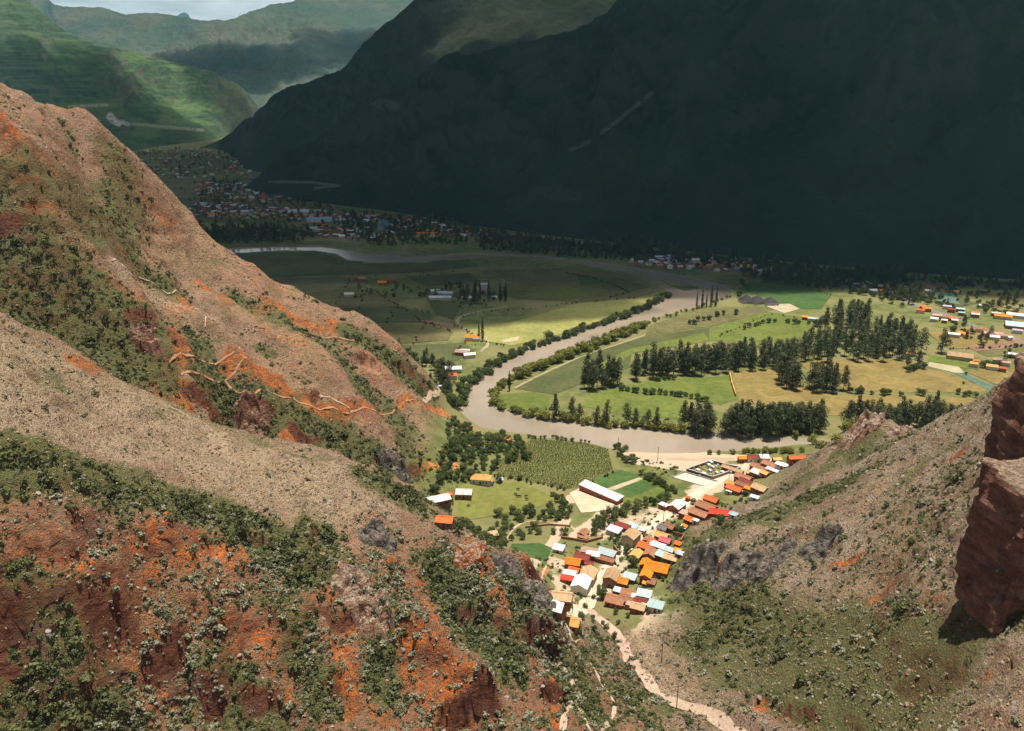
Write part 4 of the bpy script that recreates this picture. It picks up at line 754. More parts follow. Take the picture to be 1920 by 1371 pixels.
def place_words(pts):                                # where in its own grove each plant stands
    pts = np.asarray(pts); z = hgt(pts[:, 0], pts[:, 1]); u, v, _ = to_px(np.stack([pts[:, 0], pts[:, 1], z], 1)); n = len(pts); rk = np.argsort(np.argsort(u)); fr = v >= np.median(v); o = []
    for i in range(n):
        if n < 4: o.append(', %s' % ('left', 'middle', 'right')[rk[i]]); continue
        w = 'leftmost' if rk[i] == 0 else 'rightmost' if rk[i] == n - 1 else 'second from left' if rk[i] == 1 else 'second from right' if rk[i] == n - 2 else ('left end', 'left of middle', 'middle', 'right of middle', 'right end')[min(4, int(5 * rk[i] / n))]
        o.append(', %s%s' % (w, '' if 'most' in w or 'second' in w else (' front' if fr[i] else ' back')))
    return o
def grove(kind, lib, pts, s0, s1, sz, label, group, cat='tree'):
    ws = place_words(pts)
    for (x, y), w in zip(pts, ws):
        s = rnd.uniform(s0, s1); t = (s - s0) / (s1 - s0 + 1e-9)
        plant(kind, lib, x, y, s, sz * rnd.uniform(.88, 1.12), label + w + ('' if 'most' in w or 'second' in w else ', taller' if t > .67 else ', shorter' if t < .33 else ''), group, cat)
# eucalyptus groves (unit tree 20 m)
G_E = 'eucalyptus groves on the river plain'
for px, n, sep, s0, s1, lab in [
   ([(1184, 716), (1300, 706), (1400, 698), (1480, 690), (1475, 672), (1390, 676), (1290, 684), (1190, 696)], 66, 4.3, .8, 1.1, 'tall dark eucalyptus in the long grove behind green meadow'),
   ([(1092, 738), (1160, 726), (1170, 712), (1130, 705), (1095, 718)], 13, 3.5, .8, 1.15, 'dark eucalyptus in the clump left of the long grove'),
   ([(1480, 690), (1560, 680), (1700, 680), (1730, 660), (1700, 625), (1600, 625), (1540, 640), (1480, 665)], 70, 5.8, .75, 1.05, 'dark eucalyptus in the wide wood right of the long grove'),
   ([(1545, 625), (1600, 625), (1640, 605), (1600, 590), (1545, 605)], 14, 6, .9, 1.2, 'tall eucalyptus at back of the wide wood'),
   ([(1355, 818), (1440, 822), (1540, 815), (1545, 800), (1460, 798), (1370, 803)], 46, 3.3, .8, 1.08, 'dark eucalyptus in the riverbank grove under golden field'),
   ([(1585, 802), (1680, 808), (1790, 800), (1792, 788), (1660, 788), (1585, 789)], 34, 3.4, .7, 1.0, 'dark eucalyptus behind the crest of right hillside'),
   ([(1275, 815), (1340, 818), (1345, 803), (1280, 800)], 10, 3.2, .8, 1.1, 'eucalyptus in small clump at river edge'),
   ([(1455, 712), (1480, 715), (1500, 732), (1480, 735)], 7, 4.0, .9, 1.2, 'eucalyptus at tip of wood entering golden field'),
   ([(1510, 738), (1580, 738), (1588, 728), (1530, 722)], 9, 4.0, .9, 1.2, 'eucalyptus in the clump between two golden fields')]:
    grove('eucalyptus_tree', EUC, within(px, n, sep, [atz(u, v) for u, v in px]), s0, s1, 1.0, lab, G_E)
for u, v, s, sz, lab in [(1040, 788, .78, 1.25, 'leftmost tall eucalyptus standing on the inner river bank'), (1072, 786, .75, 1.1, 'second tall eucalyptus on inner river bank'), (1086, 790, .6, 1.1, 'slim eucalyptus beside second tall bank tree'), (1119, 797, .65, 1.1, 'thin eucalyptus left of tall bank pair'), (1137, 799, .7, 1.35, 'tall narrow eucalyptus on bank below clump'), (1175, 796, .75, 1.05, 'broad eucalyptus on bank right of narrow one'), (1190, 798, .7, .9, 'lower eucalyptus next to broad bank one'), (1214, 801, .75, .85, 'leaning eucalyptus on bank'), (1231, 803, .6, 1.25, 'slim eucalyptus at right end of bank row'), (1765, 662, 1.1, 1.0, 'lone eucalyptus in yellow plot left of tan farm'), (1700, 690, .8, 1.0, 'eucalyptus in front of the wide wood'), (1720, 688, .8, .9, 'short eucalyptus by farm lawn')]:
    p = hit(u, v); plant('eucalyptus_tree', EUC, p[0], p[1], s, sz, lab, G_E)
for u, v, s, lab in [(955, 733, .95, 'dark spire cypress on inner bank of river bend'), (1024, 785, .55, 'small spire tree left of tall bank eucalyptus'), (1306, 578, 1.0, 'spire tree nearest grey river bend, leftmost'), (1316, 577, 1.2, 'spire tree second at grey river bend'), (1324, 577, .9, 'spire tree third at grey river bend'), (1333, 575, 1.3, 'tallest spire tree at grey river bend'), (1342, 574, 1.2, 'rightmost spire tree at grey river bend'), (905, 640, 1.3, 'dark spire tree beside orange roofed farm'), (898, 638, 1.0, 'lower spire tree beside orange roofed farm'),
                     (890, 562, 1.1, 'first poplar at the white roofed farm'), (900, 562, 1.2, 'second poplar at the white roofed farm'), (916, 560, 1.3, 'third poplar at the white roofed farm'), (938, 566, 1.3, 'fourth poplar at the white roofed farm'), (948, 566, 1.3, 'rightmost poplar at the white roofed farm'), (836, 550, .9, 'small dark poplar left of white roofed farm')]:
    p = hit(u, v); plant('cypress_tree', CYP, p[0], p[1], s, 1.0, lab, 'spire trees on the plain')
# broadleaf trees round the pasture and the village
G_B = 'broadleaf trees by the village'
for px, n, sep, s0, s1, lab in [
   ([(830, 880), (870, 820), (940, 818), (985, 835), (995, 862), (930, 872), (925, 890), (880, 905), (850, 905), (800, 935)], 88, 2.5, .5, .95, 'dark broadleaf tree in wood between ravine and maize field'),
   ([(850, 985), (930, 985), (1060, 985), (1060, 1010), (960, 1012), (905, 1030), (860, 1010)], 44, 3.0, .5, .8, 'broadleaf tree in wooded strip below the pasture'),
   ([(930, 968), (1020, 950), (1055, 950), (1070, 975), (1040, 982), (950, 978)], 22, 3, .5, .85, 'broadleaf tree along lower edge of pasture'),
   ([(1100, 985), (1180, 950), (1255, 930), (1262, 945), (1200, 962), (1140, 990), (1110, 1008)], 30, 3, .5, .8, 'broadleaf tree in belt between barn yard and village'),
   ([(1200, 890), (1225, 895), (1268, 925), (1258, 930)], 13, 2.4, .5, .75, 'bushy tree in hedge right of green crop plot'),
   ([(1146, 845), (1165, 842), (1195, 870), (1180, 874)], 10, 2.4, .5, .8, 'bushy tree at corner of maize field'),
   ([(1030, 925), (1050, 925), (1072, 965), (1055, 968)], 8, 2.6, .5, .7, 'bushy tree between pasture and bare yard'),
   ([(800, 935), (840, 925), (845, 950), (815, 950)], 7, 3, .6, .9, 'broadleaf tree beside the long pale farm roof')]:
    grove('broadleaf_tree', BRO, within(px, n, sep), s0, s1, 1.0, lab, G_B)
for u, v, s, lab in [(985, 862, 1.0, 'dark round tree at upper left corner of maize field'), (1160, 842, .8, 'dark round tree at river corner of maize field'), (1187, 1062, .9, 'dark tree beside the street opposite tan roofed house'), (1175, 1038, .75, 'dark tree in fork of the street'), (1128, 1122, .95, 'dark tree at lower end of the street'), (1120, 995, .8, 'round tree behind lavender roofed shed'), (1300, 945, .6, 'bush beside orange blooming tree'), (1350, 978, .6, 'dark bush behind bright red roof'), (1398, 930, .6, 'bush on slope edge by tan roof'), (1022, 1140, .6, 'bush by tan L shaped roof'), (1275, 1000, .7, 'dark tree by grey and brown roof'), (935, 905, .7, 'small tree by pasture house'), (975, 900, .6, 'small tree on the pasture edge'), (1210, 1012, .6, 'bush behind pink roof'), (1090, 1160, .5, 'bush by lower street end')]:
    p = hit(u, v); plant('broadleaf_tree', BRO, p[0], p[1], s, 1.0, lab, G_B)
for px, n, sep, s0, s1, lab in [([(835, 780), (880, 800), (905, 822), (865, 850), (845, 880), (815, 880), (838, 830)], 46, 2.2, .42, .78, 'small bushy tree at foot of far red spur'), ([(1045, 1165), (1110, 1100), (1160, 1040), (1230, 975), (1265, 985), (1262, 1060), (1250, 1140), (1190, 1160)], 60, 3, .22, .46, 'small green bush in a village yard'), ([(1150, 1000), (1190, 1020), (1170, 1040), (1130, 1020)], 8, 2.5, .3, .5, 'garden tree in plot left of the street'), ([(1270, 960), (1420, 925), (1400, 945), (1290, 985)], 14, 4, .25, .4, 'small bush on slope edge behind upper houses')]:
    yard = 'spur' not in lab; grove('garden_bush' if yard else 'broadleaf_tree', BRO, within(px, n, sep), s0, s1, 1.0, lab, 'bushes in the village yards' if yard else G_B, 'bush' if yard else 'tree')
# hedge of trees on the maize field's river side and river bank shrubs
def line(kind, lib, px, n, sp_, s0, s1, lab, grp, cat): grove(kind, lib, along(px, n, sp_), s0, s1, 1.0, lab, grp, cat)
line('broadleaf_tree', BRO, [(988, 822), (1030, 822), (1075, 828), (1108, 832)], 16, .7, .35, .5, 'low dark tree of hedge along maize field river side', G_B, 'tree')
G_W = 'willows and bushes on the river banks'
line('willow_bush', BRO, [(1252, 556), (1225, 572), (1180, 593), (1100, 618), (1020, 646), (960, 668), (905, 702), (872, 728), (866, 750), (850, 762)], 150, 2.2, .75, 1.25, 'green bush of hedge along left river bank', G_W, 'bush')
line('willow_bush', WIL, [(1213, 612), (1130, 645), (1060, 672), (1000, 697), (962, 714)], 80, 2.6, 1.2, 1.9, 'yellow green willow along right river bank', G_W, 'bush')
line('willow_bush', WIL, [(1370, 556), (1300, 582), (1240, 598), (1215, 608)], 22, 2.0, .6, 1.0, 'low bush on bank before grey river bend', G_W, 'bush')
line('willow_bush', WIL, [(958, 716), (932, 738), (922, 756), (940, 768), (1000, 780), (1100, 793), (1200, 801), (1290, 811)], 60, 1.6, .8, 1.5, 'yellow green bush on inner bank of river bend', G_W, 'bush')
line('willow_bush', WIL, [(1480, 822), (1530, 826), (1580, 815), (1600, 805)], 14, 2.5, .8, 1.3, 'yellow green bush at foot of right hillside crest', G_W, 'bush')
line('willow_bush', WIL, [(1395, 850), (1420, 848), (1500, 848)], 14, 1.4, .6, 1.0, 'bright green bush along village river bank', G_W, 'bush')
line('willow_bush', WIL, [(1316, 852), (1332, 852), (1352, 852), (1376, 852)], 4, .4, .5, .8, 'yellow bush in row by riverside track', G_W, 'bush')
G_H = 'field hedges on the plain'
for px, n, s0, s1, lab in [([(1160, 730), (1200, 738), (1290, 745), (1330, 755)], 20, .6, .9, 'dark bush in hedge crossing green meadow'), ([(1225, 715), (1270, 712)], 6, .5, .7, 'bush before long grove'), ([(1590, 735), (1640, 740), (1690, 742)], 10, .6, .9, 'bush in hedge between golden fields'), ([(1720, 742), (1730, 741)], 2, .8, 1, 'round bush in the hedge right of gap'), ([(1800, 742), (1830, 745)], 4, .6, .8, 'bush at right end of golden fields'),
    ([(1390, 620), (1440, 605), (1540, 610)], 12, .6, 1.0, 'bush among green fields behind grove'), ([(1290, 610), (1350, 592), (1390, 590)], 10, .7, 1.0, 'dark bush on brownish flat'), ([(1380, 560), (1400, 545), (1390, 530)], 9, .8, 1.2, 'bush between river bend and pyramid roofs'), ([(1530, 615), (1550, 600)], 5, 1, 1.3, 'tree by orange roofed house behind the wood'), ([(1740, 690), (1700, 700)], 5, .8, 1, 'bush by farm lawn'), ([(1840, 690), (1890, 685)], 5, .7, 1, 'bush by right farm roofs')]:
    line('hedge_bush', BRO, px, n, 1.3, s0, s1, lab, G_H, 'bush')

# ------------------------------------------------------------------ scattered plants that nobody could count
def scatter(name, meshes, pts, scl, label, cat, tilt=.12):
    col_ = bpy.data.collections.new(name + '_kinds')
    for i, me in enumerate(meshes):
        o = bpy.data.objects.new('%s_kind' % name, me); col_.objects.link(o)
    n = len(pts); me = bpy.data.meshes.new(name); me.vertices.add(n); me.vertices.foreach_set('co', np.asarray(pts, np.float32).ravel())
    a = me.attributes.new('scl', 'FLOAT', 'POINT'); a.data.foreach_set('value', np.asarray(scl, np.float32))
    a = me.attributes.new('rot', 'FLOAT_VECTOR', 'POINT'); rr = np.stack([rng.normal(0, tilt, n), rng.normal(0, tilt, n), rng.uniform(0, 6.28, n)], 1); a.data.foreach_set('vector', rr.astype(np.float32).ravel())
    a = me.attributes.new('var', 'INT', 'POINT'); a.data.foreach_set('value', rng.integers(0, len(meshes), n).astype(np.int32))
    o = bpy.data.objects.new(name, me); C.objects.link(o); tag(o, label, cat, kind='stuff')
    g = bpy.data.node_groups.new(name, 'GeometryNodeTree'); g.interface.new_socket('Geometry', in_out='INPUT', socket_type='NodeSocketGeometry'); g.interface.new_socket('Geometry', in_out='OUTPUT', socket_type='NodeSocketGeometry')
    N = g.nodes.new; gi = N('NodeGroupInput'); go = N('NodeGroupOutput'); iop = N('GeometryNodeInstanceOnPoints'); ci = N('GeometryNodeCollectionInfo'); ci.inputs['Collection'].default_value = col_; ci.inputs['Separate Children'].default_value = True; ci.inputs['Reset Children'].default_value = True
    def na(nm, ty):
        q_ = N('GeometryNodeInputNamedAttribute'); q_.data_type = ty; q_.inputs['Name'].default_value = nm; return [s_ for s_ in q_.outputs if s_.enabled and s_.name == 'Attribute'][0]
    k = g.links.new; k(gi.outputs[0], iop.inputs['Points']); k(ci.outputs[0], iop.inputs['Instance']); iop.inputs['Pick Instance'].default_value = True
    k(na('var', 'INT'), iop.inputs['Instance Index']); k(na('rot', 'FLOAT_VECTOR'), iop.inputs['Rotation']); k(na('scl', 'FLOAT'), iop.inputs['Scale']); k(iop.outputs[0], go.inputs[0])
    mo = o.modifiers.new('plants', 'NODES'); mo.node_group = g; return o
def hill_points(n, weight):                          # random places on the hills, thinned by a weight grid
    out = []; 
    while sum(len(a) for a in out) < n:
        x = rng.uniform(-330, 290, 60000); y = rng.uniform(85, 520, 60000); w = lookup(weight, x, y); k = rng.random(60000) < w
        P = np.stack([x[k], y[k], hgt(x[k], y[k])], 1); u, v, d = to_px(P); ok = (u > -80) & (u < 2000) & (v < 1440) & (d > 60); out.append(P[ok])
    return np.concatenate(out)[:n]
cl = sstep(.0, .6, fbm(GX, GY, 24, 4, 71) + .6 * fbm(GX, GY, 6, 3, 77)); near_w = np.clip(260 / np.maximum(GY, 90), 0, 1.6) ** 1.2
DARK = strokes([([(1440, 1045), (1560, 985), (1700, 930), (1790, 895)], 13, .7), ([(1690, 1140), (1770, 1095)], 8, .7), ([(1600, 900), (1680, 860)], 7, .4), ([(1640, 1050), (1760, 1000)], 8, .5)])
SW = HILL * np.clip(-.02 + .24 * cl + .55 * DARK + .6 * VEG * (1 - .6 * right_c) + .25 * FRONT - .52 * BARE - .2 * RED, 0.008, 1) * np.clip(.35 + .65 * near_w, 0, 1) * (1 - sstep(1.6, 3.2, SLOPE))
shr = hill_points(23000, SW); ssc = np.clip(rng.lognormal(-.62, .55, len(shr)), .2, 2.3) * (.75 + .5 * lookup(VEG, shr[:, 0], shr[:, 1]))
sl = HILL * np.clip(.1 + .8 * cl, 0, 1) * (sstep(330, 240, GY)) * (GX < xs_div + 25) * np.clip(.05 + .95 * FRONT, 0, 1) + HILL * .06 * (GX > xs_div) * sstep(330, 200, GY)
sil = hill_points(4600, np.clip(sl, 0, 1)); sisc = np.clip(rng.lognormal(-.35, .4, len(sil)), .3, 1.7)
dcam = np.linalg.norm(shr - np.array([0, 0, CAM_H]), axis=1); big_i = np.argsort(-(ssc / dcam))[:170]
dcs = np.linalg.norm(sil - np.array([0, 0, CAM_H]), axis=1); big_s = np.argsort(-(sisc / dcs))[:120]
def side(x, y): return 'left' if x < lookup(xs_div, x, y) else 'right'
for arr, sc_, ii, lib, what, grp in ((shr, ssc, big_i, SHR, 'green leafy shrub rooted on the %s slope', 'green shrubs on the slopes'), (sil, sisc, big_s, SIL, 'silvery grey shrub rooted on the %s slope', 'silver shrubs on the slopes')):
    for i in ii:
        x, y, z = arr[i]; o = bpy.data.objects.new('hillside_shrub', lib[rnd.randrange(len(lib))]); C.objects.link(o); o.location = (x, y, z - .1); o.rotation_euler = (0, 0, rnd.uniform(0, 6.28)); o.scale = (sc_[i],) * 3
        sd_ = side(x, y); pu_, pv_, _ = to_px(np.array([x, y, z])); where = ('at far left', 'left of centre', 'near the middle', 'right of centre', 'at far right')[int(np.clip(pu_ / 384, 0, 4))] + (', high up', ', halfway up', ', low down', ', at bottom edge')[int(np.clip((pv_ - 700) / 170, 0, 3))]; tag(o, what % sd_ + ' ' + where + (', large' if sc_[i] > 1.25 else ', small' if sc_[i] < .8 else ''), 'shrub', grp + ', ' + sd_)
keep = np.ones(len(shr), bool); keep[big_i] = 0; scatter('scrub', SHR, shr[keep] - [0, 0, .08], ssc[keep], 'green scrub dotted over the slopes', 'scrub')
keep = np.ones(len(sil), bool); keep[big_s] = 0; scatter('silver_scrub', SIL, sil[keep] - [0, 0, .08], sisc[keep], 'silvery scrub dotted over the slopes', 'scrub')
tw = HILL * np.clip(.35 + .5 * BARE + .3 * cl - .4 * RED, .05, 1) * np.clip(near_w, .15, 1); tuf = hill_points(40000, tw); scatter('dry_grass', TUF, tuf, np.clip(rng.lognormal(-.65, .4, len(tuf)), .25, 1.2), 'dry straw tufts over the slopes', 'grass')
def stone_mesh(seed, mat):
    bm = bmesh.new(); bmesh.ops.create_icosphere(bm, subdivisions=2, radius=.5); r_ = random.Random(seed); ax = (r_.uniform(.7, 1.3), r_.uniform(.7, 1.2), r_.uniform(.5, .9))
    pl = [Vector((r_.uniform(-1, 1), r_.uniform(-1, 1), r_.uniform(-.6, 1))).normalized() for _ in range(7)]
    for v in bm.verts:
        for n_ in pl:
            e = v.co.dot(n_) - .33
            if e > 0: v.co -= n_ * e * .9
        v.co = Vector((v.co.x * ax[0], v.co.y * ax[1], v.co.z * ax[2]))
    me = bpy.data.meshes.new('stone'); bm.to_mesh(me); bm.free(); me.materials.append(mat); return me
def stone_mat(nm, a, b):
    s = NT(nm); s.col(s.mul(s.mix(s.noise(1.5, 5, .65), a, b), s.math('ADD', s.math('MULTIPLY', s.rand(), .7), .6))); s.bump(s.noise(4, 4), .1, .8); return s.m
M_ST1 = stone_mat('loose_grey_stone', (0.17, 0.145, 0.125), (0.32, 0.27, 0.23)); M_ST2 = stone_mat('loose_red_stone', (0.20, 0.095, 0.06), (0.34, 0.19, 0.13))
stw = HILL * np.clip(.08 + .5 * CRAG + .35 * right_c + .25 * FRONT + .5 * sstep(.2, .7, fbm(GX, GY, 14, 3, 95)), 0, 1) * np.clip(near_w, .15, 1); stp = hill_points(9000, stw)
scatter('loose_stones', [stone_mesh(i, M_ST1) for i in range(3)] + [stone_mesh(9 + i, M_ST2) for i in range(2)], stp, np.clip(rng.lognormal(-.6, .5, len(stp)), .2, 1.5), 'loose stones strewn over the slopes', 'stones', .5)
def crop(name, px, step, meshes, s0, s1, rot, label):
    P = np.array([p[:2] for p in hits(px)]); c_ = P.mean(0); X_, Y_ = np.meshgrid(np.arange(-120, 120, step * .8), np.arange(-120, 120, step * 1.5)); X_ = X_.ravel() + rng.normal(0, .2, X_.size); Y_ = Y_.ravel() + rng.normal(0, .35, Y_.size)
    x = c_[0] + X_ * math.cos(rot) - Y_ * math.sin(rot); y = c_[1] + X_ * math.sin(rot) + Y_ * math.cos(rot); ok = sdf_poly(x, y, [tuple(p) for p in P]) < -.5; x, y = x[ok], y[ok]
    scatter(name, meshes, np.stack([x, y, hgt(x, y) + .1], 1), rng.uniform(s0, s1, len(x)), label, 'crop')
crop('maize_plants', FIELDS[0][0], .8, MAZ, .32, .52, .25, 'olive maize plants standing in rows')
hed = []
for px, n in [([(470, 524), (660, 517), (760, 522), (900, 505)], 60), ([(560, 553), (690, 541), (760, 560)], 40), ([(600, 579), (745, 573), (810, 590)], 44), ([(650, 607), (800, 607), (860, 612)], 40), ([(720, 647), (870, 644), (895, 650)], 40), ([(690, 541), (745, 573), (800, 607), (850, 625)], 40), ([(740, 668), (790, 684), (850, 684)], 34), ([(860, 610), (900, 640), (950, 650)], 22), ([(880, 588), (1000, 580), (1100, 566), (1200, 560)], 36), ([(1060, 512), (1120, 525), (1180, 548), (1140, 560)], 60), ([(780, 540), (860, 560), (870, 600)], 22), ([(1400, 530), (1500, 533), (1560, 555)], 34), ([(1330, 640), (1440, 590), (1560, 605)], 24), ([(1740, 605), (1830, 597)], 16), ([(1780, 656), (1920, 650)], 22), ([(1110, 905), (1155, 882)], 4), ([(862, 912), (845, 945), (834, 960)], 9), ([(1810, 700), (1872, 728)], 16), ([(920, 890), (1000, 906), (1060, 918)], 26)]:
    q_ = along(px, n, .9); hed.append(q_)
hed = np.concatenate(hed); hed = hed[hgt(hed[:, 0], hed[:, 1]) < 8]; scatter('field_hedges', [a for a, _ in BRO], np.concatenate([hed, hgt(hed[:, 0], hed[:, 1])[:, None]], 1), rng.uniform(.12, .4, len(hed)), 'low dark hedges between the fields', 'hedge', .03)
rough = np.concatenate([within([(835, 772), (905, 812), (915, 830), (870, 880), (850, 930), (790, 935), (765, 930), (800, 890), (838, 830)], 520, 0), within([(1045, 1165), (1110, 1120), (1250, 1155), (1265, 1050), (1290, 960), (1420, 935), (1300, 935), (1220, 960), (1130, 1000), (1050, 1040)], 420, 0), within([(850, 1000), (1060, 1005), (1060, 1045), (960, 1055)], 160, 0), within([(1150, 850), (1280, 875), (1260, 900), (1215, 885)], 60, 0), within([(930, 770), (1280, 810), (1300, 790), (1000, 760)], 130, 0)])
scatter('rough_scrub', SHR, np.concatenate([rough, hgt(rough[:, 0], rough[:, 1])[:, None]], 1), np.clip(rng.lognormal(-.5, .5, len(rough)), .25, 1.6), 'low green scrub on rough ground round the village', 'scrub')
# far wood and orchards round the towns on the plain
far_pts = []
for px, n in [([(240, 292), (300, 275), (470, 290), (480, 340), (330, 360)], 260), ([(330, 400), (400, 340), (480, 345), (640, 392), (700, 410), (640, 440), (420, 455), (350, 440)], 620), ([(345, 445), (480, 425), (600, 440), (560, 456), (380, 460)], 420), ([(640, 400), (800, 410), (950, 435), (940, 460), (700, 462), (640, 445)], 700),
              ([(900, 440), (1020, 450), (1220, 472), (1400, 492), (1380, 505), (1200, 492), (1000, 478), (900, 470)], 600), ([(1380, 505), (1600, 520), (1720, 530), (1730, 570), (1640, 560), (1560, 545), (1400, 525)], 380), ([(880, 436), (1220, 470), (1500, 500), (1700, 518), (1960, 540), (1960, 552), (1700, 530), (1480, 512), (1200, 480), (900, 446)], 620), ([(1120, 470), (1180, 455), (1260, 470), (1240, 482), (1150, 482)], 160), ([(1540, 520), (1620, 505), (1700, 515), (1700, 530), (1560, 530)], 170), ([(1700, 580), (1640, 560), (1700, 545), (1740, 560)], 60), ([(1720, 570), (1920, 600), (1920, 560), (1760, 540)], 90), ([(1760, 620), (1920, 690), (1920, 660), (1800, 610)], 26), ([(590, 600), (860, 690), (830, 700), (780, 700)], 70), ([(800, 690), (830, 690), (855, 715), (840, 755), (812, 755)], 60), ([(780, 560), (860, 530), (960, 560), (900, 580)], 46), ([(640, 545), (820, 540), (800, 560), (660, 560)], 20)]:
    far_pts.append(within(px, n, 0, [atz(u, v) for u, v in px]))
far_pts = np.concatenate(far_pts); far_pts = far_pts[(hgt(far_pts[:, 0], far_pts[:, 1]) < 2.5) & (river_sd(far_pts[:, 0], far_pts[:, 1]) > 5)]
def low(me_lib): return [a for a, _ in me_lib]
fz = np.array([float(hgt(x, y)) for x, y in far_pts]); k = rng.random(len(far_pts))
FP = np.concatenate([far_pts, fz[:, None]], 1); dist = FP[:, 1]
scatter('far_trees', low(BRO), FP[k < .72], rng.uniform(.4, .95, (k < .72).sum()), 'dark trees massed round the far town', 'trees', .03)
scatter('far_eucalyptus', low(EUC), FP[k >= .72], rng.uniform(.35, .75, (k >= .72).sum()), 'tall dark trees massed under the mountain', 'trees', .03)

# ------------------------------------------------------------------ rocks and cliffs
from mathutils import noise as mn
def rock_mat(name, side, side2, top, speck):
    s = NT(name); n1 = s.noise(.16, 6, .62, stretch=(1, 1, 1.6)); n2 = s.noise(.9, 6, .65); lay = s.noise(.28, 5, .6, stretch=(.25, .25, 2.4))
    c = s.mix(s.ramp(n1, .35, .65), side, side2); c = s.mix(s.math('MULTIPLY', s.ramp(lay, .48, .62), .5), c, tuple(a * .55 for a in side)); c = s.mix(s.math('MULTIPLY', s.ramp(n2, .55, .68), .5), c, speck)
    g_ = s.n('ShaderNodeNewGeometry'); nr = s.n('ShaderNodeSeparateXYZ'); s.l(g_.outputs['Normal'], nr.inputs[0])
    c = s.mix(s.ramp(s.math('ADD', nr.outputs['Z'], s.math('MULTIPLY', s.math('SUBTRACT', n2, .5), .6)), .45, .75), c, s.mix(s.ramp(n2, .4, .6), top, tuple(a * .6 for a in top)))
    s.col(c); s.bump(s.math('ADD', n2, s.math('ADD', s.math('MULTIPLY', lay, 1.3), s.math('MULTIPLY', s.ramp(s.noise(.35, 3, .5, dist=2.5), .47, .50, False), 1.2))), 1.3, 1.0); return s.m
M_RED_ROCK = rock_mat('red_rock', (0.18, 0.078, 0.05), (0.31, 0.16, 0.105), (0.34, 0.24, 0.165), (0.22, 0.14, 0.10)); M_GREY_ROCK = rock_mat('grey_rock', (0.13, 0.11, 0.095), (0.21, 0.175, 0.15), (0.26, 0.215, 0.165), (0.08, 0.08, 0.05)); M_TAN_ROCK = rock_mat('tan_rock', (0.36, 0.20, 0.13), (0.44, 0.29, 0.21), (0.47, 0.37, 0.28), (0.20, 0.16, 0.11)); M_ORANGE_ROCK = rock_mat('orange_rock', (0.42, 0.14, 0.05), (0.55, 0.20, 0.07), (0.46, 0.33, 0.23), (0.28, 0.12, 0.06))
def rock(x, y, rx, ry, h, rz, mat, seed, label, taper=.25, sink=.25, block=.55, name='rock_outcrop', lean=(0, 0), seg=56, rows=34, rough=.16):
    zb = float(hgt(x, y)); vs_, fs = [], []
    H = h * (1 + sink)
    for j in range(rows + 1):
        t = j / rows; body = min(t / .78, 1); cap = max(0, (t - .78) / .22)
        r0 = (1 - taper * body ** 1.5) * math.cos(cap * math.pi / 2) ** .6; zz = H * (body * .93 + .07 * math.sin(cap * math.pi / 2)) - h * sink
        for i in range(seg):
            a = 2 * math.pi * i / seg; ca, sa = math.cos(a), math.sin(a); e = 2 / (2 + 3 * block)
            px, py = math.copysign(abs(ca) ** e, ca), math.copysign(abs(sa) ** e, sa)
            q_ = Vector((px * r0 * rx, py * r0 * ry, zz)); f = Vector((q_.x * .09 + seed * 3.1, q_.y * .09, q_.z * .06)) * (14 / max(rx, 6)) ** .5
            d = mn.fractal(f, .9, 2.1, 6) * rough * 1.5 + rough * .9 * (mn.ridged_multi_fractal(f * 2.2 + Vector((9, 3, seed)), 1, 2, 4, 1, 2) - 1.0) * .35
            lay = .012 * math.sin(zz * .8 + 4 * mn.noise(f * 2)) * (1 if cap == 0 else 0)
            cell = mn.cell(Vector((math.floor(a * 3.2 + 1.5 * mn.noise(f)), math.floor(zz * .16 + .8 * mn.noise(f * 1.7)), seed * 1.0))); d += rough * .55 * (cell - .5) if name == 'rock_tower' else 0
            k = 1 + d + lay; q_.x *= k; q_.y *= k; q_.z += h * .035 * mn.fractal(Vector((q_.x * .12, q_.y * .12, seed)), 1, 2, 4) * (t > .6) + (cap > 0) * (lean[0] * q_.x / rx + lean[1] * q_.y / ry) * h * .12
            vs_.append(tuple(q_))
    for j in range(rows):
        for i in range(seg): a, b = j * seg + i, j * seg + (i + 1) % seg; fs.append((a, b, b + seg, a + seg))
    n = len(vs_); vs_.append((0, 0, sum(v[2] for v in vs_[-seg:]) / seg)); fs += [(n - seg + i, n - seg + (i + 1) % seg, n) for i in range(seg)]
    o = mesh_ob(name, vs_, fs, mat, smooth=True); o.location = (x, y, zb - (3.5 if name == 'rock_tower' else 0)); o.rotation_euler = (0, 0, rz)
    return tag(o, label, 'rock')
def rock_px(u, v, *a, **k): p = hit(u, v); return rock(p[0], p[1], *a, **k)
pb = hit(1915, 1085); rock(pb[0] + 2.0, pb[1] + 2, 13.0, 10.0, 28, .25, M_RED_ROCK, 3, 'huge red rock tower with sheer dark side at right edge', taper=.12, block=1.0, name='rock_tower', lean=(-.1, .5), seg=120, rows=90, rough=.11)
pb = hit(1935, 900); rock(pb[0] + 10.5, pb[1] + 14, 11, 11, 26, -.1, M_RED_ROCK, 8, 'upper red rock tower behind the huge one at right edge', taper=.16, block=1.0, name='rock_tower', lean=(-.1, .4), seg=90, rows=60, rough=.13)
